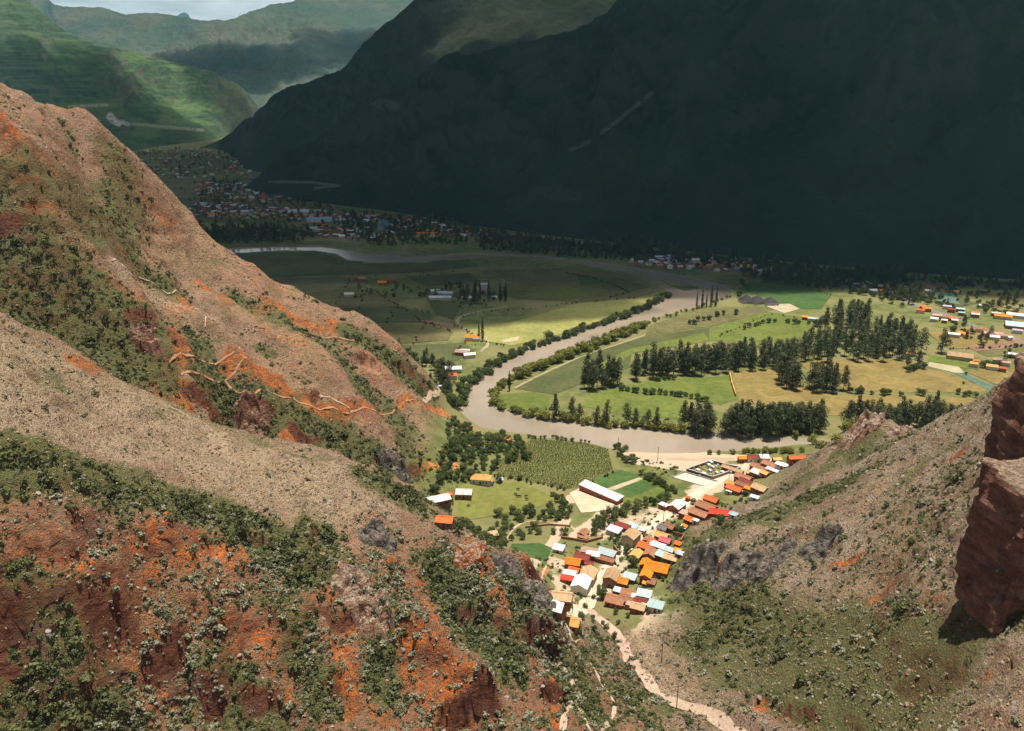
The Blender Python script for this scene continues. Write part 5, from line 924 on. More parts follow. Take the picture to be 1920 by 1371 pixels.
def crag(u, v, rx, ry, h, rz, mat, seed, label):    # a jagged mass: several leaning fins grown into one body
    p = hit(u, v); r_ = random.Random(seed); n = 76; zb = float(hgt(p[0], p[1])); X_, Y_ = np.meshgrid(np.linspace(-1, 1, n), np.linspace(-1, 1, n)); rr = np.hypot(X_, Y_)
    wx_, wy_ = X_ * rx, Y_ * ry; F = np.zeros_like(X_)
    for k in range(9):
        cx, cy_2, w = r_.uniform(-.6, .6), r_.uniform(-.6, .6), r_.uniform(.18, .4); an = r_.uniform(-.5, .5); dx, dy = X_ - cx, Y_ - cy_2; a_, b_ = dx * math.cos(an) + dy * math.sin(an), -dx * math.sin(an) + dy * math.cos(an)
        F = np.maximum(F, r_.uniform(.5, 1) * np.clip(1 - np.maximum(np.abs(a_) / (w * 1.8), np.abs(b_) / w), 0, 1) ** .55)
    F = F * (.75 + .35 * perlin(wx_ / 2.4 + seed, wy_ / 2.4, 3)) * (1 - sstep(.6, 1.0, rr + .2 * perlin(wx_ / 3, wy_ / 3, seed))) * h + .5 * ridged(wx_, wy_ + seed, 1.3, 3, 7) * (1 - sstep(.7, .95, rr)) + (ridged(wx_ + seed * 9, wy_, 3.2, 4, seed) * .55 + fbm(wx_, wy_ + seed * 5, 6, 4, seed + 3) * 1.0) * (1 - sstep(.75, 1.0, rr)) - 1.6 * sstep(.72, 1.0, rr)
    c_, s_ = math.cos(rz), math.sin(rz); gx_, gy_ = p[0] + wx_ * c_ - wy_ * s_, p[1] + wx_ * s_ + wy_ * c_; zz = hgt(gx_, gy_) + F
    jx = .5 * perlin(gx_ / 2, gy_ / 2, 5) * 1.6; jy = .5 * perlin(gx_ / 2, gy_ / 2, 6) * 1.6
    V_ = np.stack([gx_ + jx - p[0], gy_ + jy - p[1], zz - zb], -1).reshape(-1, 3); i_ = np.arange(n * n).reshape(n, n); F_ = np.stack([i_[:-1, :-1], i_[:-1, 1:], i_[1:, 1:], i_[1:, :-1]], -1).reshape(-1, 4)
    o = mesh_ob('rock_crag', V_, F_, mat); o.location = (p[0], p[1], zb); return tag(o, label, 'rock', 'crags on the slopes')
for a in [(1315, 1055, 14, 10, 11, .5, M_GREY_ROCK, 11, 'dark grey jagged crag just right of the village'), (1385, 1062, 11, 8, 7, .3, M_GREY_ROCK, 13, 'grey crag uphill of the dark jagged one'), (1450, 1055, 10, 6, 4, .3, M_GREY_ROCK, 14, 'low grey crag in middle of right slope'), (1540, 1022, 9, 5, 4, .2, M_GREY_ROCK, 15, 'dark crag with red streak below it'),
          (1622, 806, 10, 7, 7, .3, M_TAN_ROCK, 16, 'pale pointed crag on crest before eucalyptus grove'), (1690, 812, 9, 5, 3, .2, M_TAN_ROCK, 18, 'rounded pale crag on the right crest'), (1016, 1130, 8, 7, 4, .3, M_GREY_ROCK, 21, 'grey crag at the tip of near spur over tan L roof'), (955, 1075, 6, 5, 5, .4, M_GREY_ROCK, 26, 'grey pinnacle on crest of near spur'),
          (660, 1110, 7, 6, 3, .1, M_TAN_ROCK, 31, 'pale knobbed pinnacle on near slope'), (705, 1145, 6, 5, 3.2, .6, M_TAN_ROCK, 32, 'pale broad pinnacle beside knobbed one'), (707, 1005, 7, 5, 2.5, .2, M_GREY_ROCK, 35, 'grey pinnacle under brow of near spur'), (880, 1040, 7, 6, 2.5, .3, M_ORANGE_ROCK, 36, 'orange crag on crest of near spur'), (470, 790, 10, 6, 5, .3, M_RED_ROCK, 51, 'dark rock bluff with hollow over the ravine'), (275, 635, 8, 5, 5, .3, M_RED_ROCK, 53, 'dark red rock head above orange trail'), (740, 866, 9, 6, 4, .2, M_GREY_ROCK, 56, 'grey bluff at foot of far red spur')]: crag(*a)

# ------------------------------------------------------------------ buildings
PAL = {'orange': (0.80, 0.27, 0.02), 'redorange': (0.72, 0.16, 0.04), 'red': (0.66, 0.055, 0.03), 'brown': (0.40, 0.18, 0.095), 'tan': (0.60, 0.39, 0.21), 'white': (0.80, 0.80, 0.78), 'blue': (0.55, 0.66, 0.69), 'darkred': (0.24, 0.045, 0.03), 'pink': (0.66, 0.14, 0.18), 'lavender': (0.62, 0.55, 0.64), 'grey': (0.17, 0.17, 0.17), 'amber': (0.74, 0.40, 0.13), 'teal': (0.50, 0.68, 0.66), 'black': (0.045, 0.045, 0.055), 'rose': (0.55, 0.33, 0.27),
       'adobe': (0.34, 0.17, 0.10), 'brick': (0.38, 0.13, 0.07), 'plaster': (0.62, 0.57, 0.50), 'cream': (0.62, 0.50, 0.36), 'mud': (0.28, 0.17, 0.11), 'concrete': (0.48, 0.46, 0.43)}
_bm = {}
def roof_mat(c):
    if ('r', c) in _bm: return _bm['r', c]
    s = NT('%s_roofing' % c); t = s.n('ShaderNodeTexCoord').outputs['Object']; col = PAL[c]
    w = s.n('ShaderNodeTexWave'); w.inputs['Scale'].default_value = 2.2; w.bands_direction = 'X'; s.l(t, w.inputs['Vector'])
    k = s.mix(s.ramp(s.noise(.6, 5, .65, vec=t), .35, .7), col, tuple(a * .72 for a in col)); k = s.mix(s.math('MULTIPLY', w.outputs['Fac'], .18), k, tuple(a * .5 for a in col)); k = s.mix(s.math('MULTIPLY', s.ramp(s.noise(.45, 6, .7, dist=.5), .5, .68), .6), k, tuple(a * .5 + b for a, b in zip(col, (.07, .035, .015)))); k = s.mix(s.math('MULTIPLY', s.ramp(s.noise(1.7, 5, .7), .56, .66), .5), k, (0.16, 0.10, 0.065)); k = s.mul(k, s.math('ADD', s.math('MULTIPLY', s.rand(), .4), .72))
    s.col(k); s.b.inputs['Roughness'].default_value = .6; s.bump(w.outputs['Fac'], .06, .6); _bm['r', c] = s.m; return s.m
def wall_mat(c):
    if ('w', c) in _bm: return _bm['w', c]
    s = NT('%s_wall' % c); t = s.n('ShaderNodeTexCoord').outputs['Object']; col = PAL[c]
    k = s.mix(s.ramp(s.noise(.8, 5, .65, vec=t), .35, .7), col, tuple(a * .75 for a in col)); k = s.mul(k, s.math('ADD', s.math('MULTIPLY', s.rand(), .2), .88)); s.col(k); s.bump(s.noise(3, 3, vec=t), .03, .6); _bm['w', c] = s.m; return s.m
def plain_mat(name, c, rough=.6):
    s = NT(name); s.col(s.mul(s.mix(s.noise(1.2, 4), c, tuple(a * .75 for a in c)), 1.0)); s.b.inputs['Roughness'].default_value = rough; return s.m
M_DOOR = plain_mat('door_wood', (0.12, 0.07, 0.04)); M_GLASS = plain_mat('window_glass', (0.03, 0.04, 0.05), .15); M_FRAME = plain_mat('frame_paint', (0.55, 0.50, 0.42)); M_POST = plain_mat('pole_wood', (0.20, 0.16, 0.12)); M_STONE = plain_mat('tomb_stone', (0.66, 0.64, 0.60)); M_CONC = plain_mat('court_concrete', (0.52, 0.49, 0.42)); M_HIDE = plain_mat('dark_hide', (0.05, 0.035, 0.025))
def boxv(x0, x1, y0, y1, z0, z1): return [(x, y, z) for z in (z0, z1) for y in (y0, y1) for x in (x0, x1)]
BOXF = [(0, 2, 3, 1), (4, 5, 7, 6), (0, 1, 5, 4), (2, 6, 7, 3), (0, 4, 6, 2), (1, 3, 7, 5)]
def box(name, b, mat, parent): return mesh_ob(name, boxv(*b), BOXF, mat, parent)
def prism(prof, x0, x1):                             # profile in (y, z) extruded along x
    n = len(prof); v = [(x0, y, z) for y, z in prof] + [(x1, y, z) for y, z in prof]
    return v, [tuple(range(n))[::-1], tuple(range(n, 2 * n))] + [(i, (i + 1) % n, n + (i + 1) % n, n + i) for i in range(n)]
def house(pos, L_, W, h, rz, roof, rc, wc, label, group, openings=True, name='house', cat='house', pitch=.42, over=.35):
    e = empty(name, pos, rz); tag(e, label, cat, group); l2, w2 = L_ / 2, W / 2; rise = w2 * pitch; sk = -1.2
    if roof == 'gable': prof = [(-w2, sk), (w2, sk), (w2, h), (0, h + rise), (-w2, h)]
    elif roof == 'shed': prof = [(-w2, sk), (w2, sk), (w2, h + W * .16), (-w2, h)]
    else: prof = [(-w2, sk), (w2, sk), (w2, h), (-w2, h)]
    v, f = prism(prof, -l2, l2); mesh_ob('wall', v, f, wall_mat(wc), e)
    t = .12; o_ = over
    if roof == 'gable':
        v, f = prism([(-w2 - o_, h - o_ * pitch + .03), (0, h + rise + .03), (w2 + o_, h - o_ * pitch + .03), (w2 + o_, h - o_ * pitch + t), (0, h + rise + t + .05), (-w2 - o_, h - o_ * pitch + t)], -l2 - o_, l2 + o_)
        r_ = mesh_ob('roof', v, f, roof_mat(rc), e); box('ridge_cap', (-l2 - o_ - .03, l2 + o_ + .03, -.16, .16, h + rise + .06, h + rise + .22), roof_mat(rc), r_)
    elif roof == 'shed':
        s_ = .16; v, f = prism([(-w2 - o_, h - o_ * s_ + .03), (w2 + o_, h + (W + o_) * s_ + .03), (w2 + o_, h + (W + o_) * s_ + t + .03), (-w2 - o_, h - o_ * s_ + t + .03)], -l2 - o_, l2 + o_); mesh_ob('roof', v, f, roof_mat(rc), e)
    elif roof == 'hip':
        v = [(-l2 - o_, -w2 - o_, h), (l2 + o_, -w2 - o_, h), (l2 + o_, w2 + o_, h), (-l2 - o_, w2 + o_, h), (-max(l2 - w2, 0), 0, h + rise * 1.6), (max(l2 - w2, .01), 0, h + rise * 1.6)]
        v = [(a, b, c_ + .04) for a, b, c_ in v]; mesh_ob('roof', v, [(0, 1, 5, 4), (1, 2, 5), (2, 3, 4, 5), (3, 0, 4), (3, 2, 1, 0)], roof_mat(rc), e)
    else:
        box('roof', (-l2 - .15, l2 + .15, -w2 - .15, w2 + .15, h + .01, h + .2), roof_mat(rc), e)
    if openings:
        for sy in (-1, 1):
            y0, y1 = sorted((sy * (w2 - .05), sy * (w2 + .06)))
            if sy < 0: box('door', (-.45, .45, y0, y1, 0, min(2.0, h - .2)), M_DOOR, e)
            n = max(1, int(L_ / 3.2))
            for q_ in range(n):
                x = -l2 + L_ * (q_ + .5) / n
                if sy < 0 and abs(x) < 1.2: x += 1.6 if l2 > 2.4 else 9
                if abs(x) > l2 - .6: continue
                for fl in range(1 if h < 4 else 2):
                    zb = .9 + fl * 2.5; wv = box('window', (x - .4, x + .4, y0, y1, zb, zb + .9), M_GLASS, e); ys = sy * (w2 + .06); ya, yb = sorted((ys, ys + sy * .05)); box('sill', (x - .5, x + .5, ya, yb, zb - .12, zb), M_FRAME, wv)
        for sx in (-1, 1):
            x0, x1 = sorted((sx * (l2 - .05), sx * (l2 + .06))); wv = box('window', (x0, x1, -.45, .45, .9, 1.8), M_GLASS, e); xs_ = sx * (l2 + .06); xa, xb = sorted((xs_, xs_ + sx * .05)); box('sill', (xa, xb, -.55, .55, .78, .9), M_FRAME, wv)
    return e
ST = np.array([p[:2] for p in hits(STREET)])
def street_ang(x, y):
    best, a_ = 1e9, 0
    for p, q_ in zip(ST[:-1], ST[1:]):
        m_ = (p + q_) / 2; d = (m_[0] - x) ** 2 + (m_[1] - y) ** 2
        if d < best: best, a_ = d, math.atan2(q_[1] - p[1], q_[0] - p[0])
    return a_
G_V = 'village houses along the street'
VH = [ # u, v of roof centre, length, width, eave, orientation (a along street, c across), roof, roof colour, wall, description
 (1152, 991, 7.5, 5, 2.6, 'c', 'shed', 'lavender', 'plaster', 'lavender white metal roofed shed left of two storey tan roofed house'), (1184, 999, 8.5, 7, 5.2, 'a', 'gable', 'tan', 'cream', 'two storey house with tan roof beside the street'), (1168, 984, 8, 3.4, 2.4, 'c', 'shed', 'darkred', 'adobe', 'low dark red roof behind lavender shed'), (1186, 984, 6, 3.5, 2.4, 'c', 'shed', 'teal', 'adobe', 'low pale teal roof behind tan two storey house'), (1204, 990, 4.2, 3.6, 2.4, 'c', 'flat', 'blue', 'brick', 'small pale blue roof beside the street'),
 (1243, 986, 5, 4.6, 2.8, 'c', 'gable', 'grey', 'plaster', 'house half with dark grey roof at right street side'), (1256, 984, 5.5, 4.6, 2.9, 'c', 'gable', 'brown', 'adobe', 'brown roofed half beside dark grey roof'), (1282, 986, 3, 2.4, 2, 'c', 'shed', 'white', 'brick', 'tiny white and orange hut on slope edge'), (1284, 984, 2.2, 2, 2.3, 'a', 'shed', 'orange', 'brick', 'tiny orange roof beside tiny white hut'),
 (1241, 1001, 6.5, 5, 2.8, 'c', 'gable', 'amber', 'adobe', 'orange tan roof behind pink roof'), (1248, 1010, 5.5, 4.5, 3, 'c', 'gable', 'pink', 'brick', 'bright pink red roof in village middle'), (1215, 1009, 4.5, 4, 2.6, 'a', 'gable', 'brown', 'adobe', 'small brown roof by the street bend'), (1212, 1021, 8, 5.5, 2.8, 'c', 'gable', 'redorange', 'brick', 'red orange roof by street left of white roof'), (1222, 1015, 5, 4, 3, 'a', 'gable', 'redorange', 'brick', 'red orange cross roof behind white roof'), (1234, 1019, 7.5, 4.6, 3, 'c', 'gable', 'white', 'plaster', 'bright white roof in village middle'), (1220, 1034, 6.5, 6, 3.2, 'a', 'gable', 'brown', 'adobe', 'square brown roof right of amber roof'), (1193, 1036, 6.5, 5, 2.8, 'a', 'gable', 'amber', 'adobe', 'amber yellow roof at street edge'),
 (1254, 1028, 5.5, 4.5, 2.6, 'c', 'flat', 'blue', 'brick', 'pale blue flat roof right of white roof'), (1240, 1037, 5, 4.5, 2.6, 'c', 'shed', 'teal', 'brick', 'pale teal roof before pale blue flat roof'), (1258, 1042, 6.5, 5, 2.8, 'c', 'gable', 'tan', 'adobe', 'tan roof at right end of village middle'), (1270, 1030, 3, 2.5, 2.2, 'c', 'shed', 'orange', 'brick', 'tiny orange roof by slope edge'), (1275, 1035, 4, 2.5, 2.1, 'c', 'shed', 'blue', 'brick', 'tiny pale blue roof by slope edge'), (1271, 1017, 3, 2.5, 2.1, 'c', 'shed', 'redorange', 'brick', 'tiny red orange roof beyond walled yard'),
 (1232, 1060, 11, 8, 4.2, 'c', 'gable', 'orange', 'brick', 'largest bright orange roof in the village'), (1213, 1072, 7, 5, 4.1, 'a', 'gable', 'orange', 'brick', 'lower front wing of the largest orange roof'), (1210, 1052, 6, 4, 3.9, 'a', 'gable', 'orange', 'brick', 'rear wing of largest orange roof'), (1222, 1088, 5, 4, 1.8, 'a', 'flat', 'brown', 'adobe', 'unfinished low adobe rooms before largest orange roof'), (1209, 1091, 2, 1.6, 1.8, 'a', 'shed', 'orange', 'adobe', 'tiny orange roof by unfinished adobe rooms'),
 (1092, 1041, 7.5, 5.5, 3, 'c', 'gable', 'darkred', 'brick', 'dark red roof left of street'), (1075, 1050, 7, 6, 3.6, 'c', 'gable', 'orange', 'brick', 'bright orange roof at left edge of village'), (1105, 1053, 4, 3, 2.4, 'c', 'gable', 'darkred', 'adobe', 'small dark red roof in yard'), (1107, 1031, 9, 3.6, 2.6, 'c', 'shed', 'rose', 'adobe', 'long pale pink roof behind dark red roof'), (1112, 1037, 7, 3.4, 2.6, 'c', 'shed', 'white', 'adobe', 'long white strip roof behind dark red roof'), (1137, 1034, 9.5, 4.6, 2.8, 'c', 'shed', 'blue', 'brick', 'long pale blue roof beside street'), (1135, 1046, 9.5, 3.6, 2, 'c', 'flat', 'brown', 'brick', 'walled brick yard rooms under pale blue roof'),
 (1076, 1066, 5, 4, 2.6, 'c', 'gable', 'redorange', 'brick', 'small red orange roof below bright orange one'), (1068, 1073, 6, 3.4, 2.4, 'c', 'shed', 'white', 'brick', 'white panel roof over red rooms at left edge'), (1065, 1082, 6.5, 3, 2.3, 'c', 'shed', 'red', 'brick', 'red strip roof at left edge'), (1103, 1072, 9, 7, 4.2, 'a', 'gable', 'tan', 'cream', 'tan roofed half of the white barn'), (1090, 1089, 9.5, 8, 4.2, 'a', 'gable', 'white', 'plaster', 'large white roofed barn by lower street'), (1147, 1075, 8.5, 6.5, 4.4, 'a', 'gable', 'tan', 'adobe', 'tan roofed adobe house right of street'), (1167, 1086, 5.5, 5, 2.8, 'c', 'gable', 'orange', 'brick', 'orange roof right of tan adobe house'), (1181, 1079, 6, 4.4, 2.6, 'c', 'shed', 'blue', 'adobe', 'pale blue roof beyond orange roof'),
 (1154, 1121, 8, 6.5, 2.8, 'c', 'gable', 'brown', 'brick', 'brown roof at left of lower compound'), (1180, 1108, 7, 4, 3, 'c', 'gable', 'brown', 'brick', 'brown roof at back of lower compound'), (1161, 1104, 5.5, 4, 2.7, 'c', 'flat', 'blue', 'brick', 'pale blue roof at back of lower compound'), (1174, 1120, 6, 4.6, 2.9, 'c', 'gable', 'brown', 'brick', 'brown roof in middle of lower compound'), (1208, 1111, 6.5, 4.6, 2.8, 'c', 'shed', 'blue', 'plaster', 'pale blue metal roof at right of lower compound'), (1192, 1116, 4, 4, 2.6, 'c', 'flat', 'white', 'plaster', 'small white roof in lower compound'), (1202, 1125, 5.5, 4.4, 2.8, 'c', 'gable', 'darkred', 'brick', 'dark red roof in lower compound'), (1197, 1134, 6, 4.6, 2.7, 'c', 'gable', 'tan', 'brick', 'tan roof at front of lower compound'), (1213, 1128, 4, 2.6, 2.4, 'c', 'flat', 'white', 'plaster', 'tiny white roof between dark red and pale blue roofs'), (1230, 1132, 6.5, 4.6, 2.6, 'c', 'shed', 'teal', 'plaster', 'pale teal roof at far right of lower compound'), (1183, 1130, 4, 3, 2.2, 'c', 'flat', 'rose', 'brick', 'pinkish flat roof in lower compound'),
 (1036, 1113, 15, 6, 3, 'c', 'gable', 'tan', 'adobe', 'long tan roof at lower left of village'), (1048, 1130, 9, 6, 3, 'a', 'gable', 'tan', 'adobe', 'tan wing of the long lower left roof'), (1043, 1136, 6, 4.5, 2.8, 'a', 'shed', 'white', 'adobe', 'white panel roof by tan wing'), (1070, 1162, 7, 5.5, 2.8, 'c', 'gable', 'amber', 'adobe', 'lone tan orange roof below the street end'), (1048, 1025, 5.5, 4.5, 2.4, 'c', 'shed', 'blue', 'plaster', 'lone pale blue roof above red cut bank'), (1094, 996, 5.5, 4.5, 2.8, 'a', 'gable', 'brown', 'adobe', 'brown roofed hut beside bare yard lane'), (1093, 1004, 5.5, 2.5, 2.0, 'c', 'shed', 'brown', 'adobe', 'low lean to below brown hut'),
 # upper street
 (1334, 933, 8, 5.5, 3, 'c', 'gable', 'redorange', 'brick', 'red roof with white strips in upper village'), (1325, 946, 11, 7, 3.4, 'c', 'gable', 'brown', 'brick', 'big brown roof in upper village'), (1311, 959, 10, 6, 3, 'c', 'gable', 'brown', 'brick', 'brown roof left of bright red long roof'), (1287, 960, 7, 5, 2.6, 'c', 'flat', 'rose', 'brick', 'pinkish flat roof at street side in upper village'), (1295, 971, 6, 4.5, 2.6, 'c', 'gable', 'redorange', 'brick', 'small orange red roof below brown roofs'), (1305, 973, 3.2, 2.6, 2.2, 'c', 'flat', 'white', 'plaster', 'tiny white roof below brown roofs'), (1318, 963, 4, 2.4, 2.2, 'c', 'flat', 'white', 'brick', 'tiny white strip roof beside bright red roof'), (1353, 958, 13, 6, 3, 'deg-12', 'gable', 'red', 'brick', 'long bright red roof in upper village'), (1377, 961, 4.5, 4, 2.2, 'c', 'gable', 'blue', 'plaster', 'pale blue hut at end of bright red roof'), (1270, 944, 9.5, 7, 3.2, 'a', 'gable', 'white', 'brick', 'wide white roofed hall at street side'), (1245, 944, 5.5, 4, 2.6, 'c', 'flat', 'white', 'brick', 'small white roof left of wide white hall'),
 (1378, 913, 9, 6, 3, 'c', 'gable', 'redorange', 'brick', 'orange red roof at left of upper cluster'), (1395, 892, 10, 6, 3, 'c', 'gable', 'brown', 'brick', 'brown roof at back of upper cluster'), (1400, 900, 9, 4, 2.8, 'c', 'gable', 'darkred', 'brick', 'dark red roof in upper cluster'), (1372, 904, 7, 5, 2.8, 'c', 'gable', 'amber', 'brick', 'amber roof at street side of upper cluster'), (1393, 906, 8, 5, 2.8, 'c', 'gable', 'brown', 'brick', 'brown roof in middle of upper cluster'), (1406, 913, 5, 4, 2.5, 'c', 'gable', 'orange', 'brick', 'orange roof in upper cluster front'), (1425, 912, 8.5, 6.5, 2.8, 'c', 'gable', 'tan', 'brick', 'tan roof at right end of upper cluster'), (1368, 918, 4, 3, 2.2, 'c', 'flat', 'white', 'plaster', 'tiny white roof below upper cluster'), (1416, 929, 5, 3.6, 2, 'c', 'gable', 'blue', 'plaster', 'lone pale blue hut on grassy slope'), (1390, 918, 10, 2, 2, 'c', 'flat', 'rose', 'brick', 'low walled rooms in front of upper cluster'),
 (1425, 873, 11, 6, 3, 'c', 'gable', 'brown', 'brick', 'brown roof left of pair near river'), (1448, 869, 12, 6, 3, 'c', 'gable', 'brown', 'brick', 'brown roof right of pair near river'), (1421, 884, 9, 5, 2.8, 'c', 'shed', 'white', 'brick', 'white roof below brown pair'), (1410, 885, 6, 4, 2.6, 'c', 'gable', 'tan', 'brick', 'tan roof left of white roof below brown pair'), (1434, 884, 5, 4, 2.6, 'c', 'gable', 'amber', 'brick', 'small amber roof right of white roof'), (1448, 879, 8, 2.4, 2.2, 'c', 'shed', 'lavender', 'plaster', 'narrow pale strip roof by the slope'), (1468, 870, 9, 3, 2.2, 'c', 'shed', 'white', 'plaster', 'long thin white roof by the slope'),
 (1392, 856, 5, 4, 3, 'deg5', 'gable', 'orange', 'brick', 'small orange roof at riverside track'), (1422, 855, 14, 5, 3, 'deg-3', 'gable', 'darkred', 'plaster', 'long dark red and white roof by river bushes'), (1434, 855, 6, 4.5, 3.1, 'deg-3', 'shed', 'white', 'plaster', 'white end roof beside long dark red one'), (1457, 858, 5, 4, 2.8, 'deg5', 'gable', 'amber', 'brick', 'small amber roof by river bushes'), (1494, 855, 10, 5, 3, 'deg4', 'gable', 'redorange', 'brick', 'red roof at foot of right hillside by river'), (1374, 877, 14, 4, 2.6, 'deg-38', 'gable', 'tan', 'brick', 'long tan roof along the graveyard'), (1290, 930, 2.2, 2.2, 2.4, 'c', 'hip', 'redorange', 'brick', 'tiny orange hut by dark bush left of street'), (953, 821, 4.5, 3.5, 2.6, 'c', 'gable', 'redorange', 'plaster', 'small orange and white hut by ravine wood'),
 # pasture farm
 (902, 893, 12, 7, 3.2, 'deg-10', 'hip', 'amber', 'plaster', 'tan hipped roof house above the pasture'), (918, 897, 5, 4.5, 2.8, 'deg-10', 'gable', 'tan', 'plaster', 'porch wing of tan hipped house'), (870, 920, 10, 7.5, 3.2, 'deg-8', 'gable', 'white', 'adobe', 'white roofed barn left of pasture'), (816, 933, 14, 6, 3, 'deg22', 'gable', 'white', 'adobe', 'long pale roof at foot of near spur'), (839, 924, 5, 4, 3.2, 'deg20', 'gable', 'redorange', 'brick', 'small orange roof beside white barn'), (834, 971, 6.5, 5, 2.6, 'deg-5', 'gable', 'redorange', 'adobe', 'orange roof peeping over near spur'), (861, 975, 2.6, 2, 1.6, 'deg-5', 'flat', 'white', 'plaster', 'tiny white hut at pasture lane'), (912, 1016, 12, 3.5, 2.4, 'deg15', 'shed', 'tan', 'adobe', 'long pale roof in wooded strip'), (938, 897, 3, 2.4, 1.8, 'deg0', 'shed', 'blue', 'plaster', 'tiny pale shed by pasture house')]
for u, v, L_, W, h, o_, roof, rc, wc, lab in VH:
    p = hit(u, v, h + .5)
    if lab.startswith('long pale roof in wooded'): p = atz(u, v, 9.5); p[2] = float(hgt(p[0], p[1]))
    an = street_ang(p[0], p[1])
    an = R(float(o_[3:])) if o_.startswith('deg') else (an if o_ == 'a' else an + math.pi / 2)
    while an > math.pi / 2: an -= math.pi
    while an < -math.pi / 2: an += math.pi
    house((p[0], p[1], p[2]), L_ * (.82 if rc in ('white', 'blue', 'teal', 'lavender') else .87), W * (.82 if rc in ('white', 'blue', 'teal', 'lavender') else .87), h * .95, an + R(rnd.uniform(-5, 5)), roof, rc, wc, lab, G_V)
def span(u0, v0, u1, v1, W, h, roof, rc, wc, lab, grp, **k):
    a, b = hit(u0, v0, h), hit(u1, v1, h); c_ = (a + b) / 2; an = math.atan2(b[1] - a[1], b[0] - a[0])
    return house((c_[0], c_[1], float(hgt(c_[0], c_[1]))), float(np.hypot(*(b - a)[:2])), W, h, an, roof, rc, wc, lab, grp, **k)
span(1092, 907, 1163, 934, 5, 3.2, 'shed', 'white', 'brick', 'very long narrow barn with white roof by bare yard', 'farm buildings', name='barn', cat='barn')

# walls of yards and fields, graveyard, court
def wall_line(px, h, t, mat, lab, world=None, cat='wall', cope=None, closed=False):
    P = world or hits(px); e = empty('boundary_wall', tuple(P[0])); tag(e, lab, cat); P = P + [P[0]] if closed else P
    for a, b in zip(P[:-1], P[1:]):
        n = max(1, int(np.hypot(*(b - a)[:2]) / 6))
        for i in range(n):
            p, q_ = a + (b - a) * i / n, a + (b - a) * (i + 1) / n; zp, zq = float(hgt(p[0], p[1])), float(hgt(q_[0], q_[1])); d = q_ - p; d[2] = 0; d /= np.linalg.norm(d); nn = np.array([-d[1], d[0], 0]) * t / 2
            def blk(nm, w, z0, z1, mt):
                vv = []
                for c_, zc in ((p, zp), (q_, zq)):
                    for s_ in (-1, 1):
                        for z_ in (z0, z1): vv.append(tuple(c_[k] + s_ * w * nn[k] - P[0][k] if k < 2 else zc + z_ - P[0][2] for k in range(3)))
                mesh_ob(nm, vv, [(0, 1, 3, 2), (4, 6, 7, 5), (0, 4, 5, 1), (2, 3, 7, 6), (1, 5, 7, 3), (0, 2, 6, 4)], mt, e)
            blk('wall_panel', 1, -1, h, mat)
            if cope: blk('coping', 1.5, h + .005, h + .15, cope)
    return e
ADOBE, BRICK, CONC = wall_mat('adobe'), wall_mat('brick'), wall_mat('concrete')
wall_line([(1368, 704), (1372, 722), (1379, 744)], 2.2, .5, BRICK, 'straight orange brick wall between green meadow and golden field', cope=roof_mat('amber'))
GRAVE = [(1287, 884), (1334, 868), (1388, 881), (1336, 899)]
wall_line(GRAVE, 1.8, .4, wall_mat('mud'), 'low dark wall enclosing the graveyard', closed=True, cope=wall_mat('concrete'))
tag(sheet('graveyard_lawn', [tuple(p[:2]) for p in hits(GRAVE)], lambda x, y: hgt(x, y) + .22, FM['pasture'], 4), 'yellow green graveyard lawn', 'lawn', kind='structure')
tag(sheet('sports_court', [tuple(p[:2]) for p in hits([(1262, 896), (1284, 887), (1342, 904), (1322, 913)])], lambda x, y: hgt(x, y) + .35, M_CONC, 4), 'pale concrete court beside graveyard', 'court', kind='structure')
wall_line([(1260, 897), (1283, 886), (1345, 904)], .9, .25, CONC, 'low concrete kerb wall round the pale court')
gp = within(GRAVE, 30, 2.2)
def tomb(x, y, k, lab):
    e = empty('tomb', (x, y, float(hgt(x, y))), rnd.uniform(-.3, .3) + .6); tag(e, lab, 'tomb', 'tombs in the graveyard'); w, l_, h = ((.5, 1.0, .6), (.9, 1.3, 1.7), (.55, .9, .9))[k % 3]
    box('base', (-w, w, -l_, l_, -.5, .25), CONC, e); box('vault', (-w * .8, w * .8, -l_ * .85, l_ * .85, .25, h), M_STONE, e); v, f = prism([(-l_ * .95, h + .005), (l_ * .95, h + .005), (0, h + .4)], -w * .95, w * .95); mesh_ob('roof', v, f, roof_mat(('blue', 'white', 'brown')[k % 3]), e)
    box('cross', (-.06, .06, -l_ * .9, -l_ * .8, h, h + 1.2), M_STONE, e)
gw = place_words(gp)
for i, (x, y) in enumerate(gp): tomb(x, y, i, ('low pale tomb with blue lid in walled graveyard', 'tall white vault in walled graveyard', 'small brown roofed tomb in walled graveyard')[i % 3] + gw[i])
for px, h, lab in [([(1128, 1050), (1160, 1040), (1150, 1028)], 2, 'brick yard wall by long pale blue roof'), ([(1276, 1018), (1282, 1008), (1262, 1003)], 1.8, 'adobe yard wall beyond pink roof'), ([(1142, 1134), (1200, 1148), (1240, 1142)], 1.5, 'low wall along the lower compound'), ([(1120, 985), (1175, 958), (1215, 945)], 1.2, 'low adobe wall between wood and village'), ([(1052, 1010), (1100, 1018), (1130, 1010)], 1.4, 'adobe wall behind left village yards'), ([(1070, 988), (1030, 985), (985, 990)], 1.0, 'low adobe wall along wooded lane'), ([(1250, 988), (1280, 998)], 1.6, 'dark wall below grey and brown roof'), ([(1365, 911), (1360, 918), (1400, 926)], 1.8, 'red wall in front of upper cluster')]:
    wall_line(px, h, .4, ADOBE, lab)

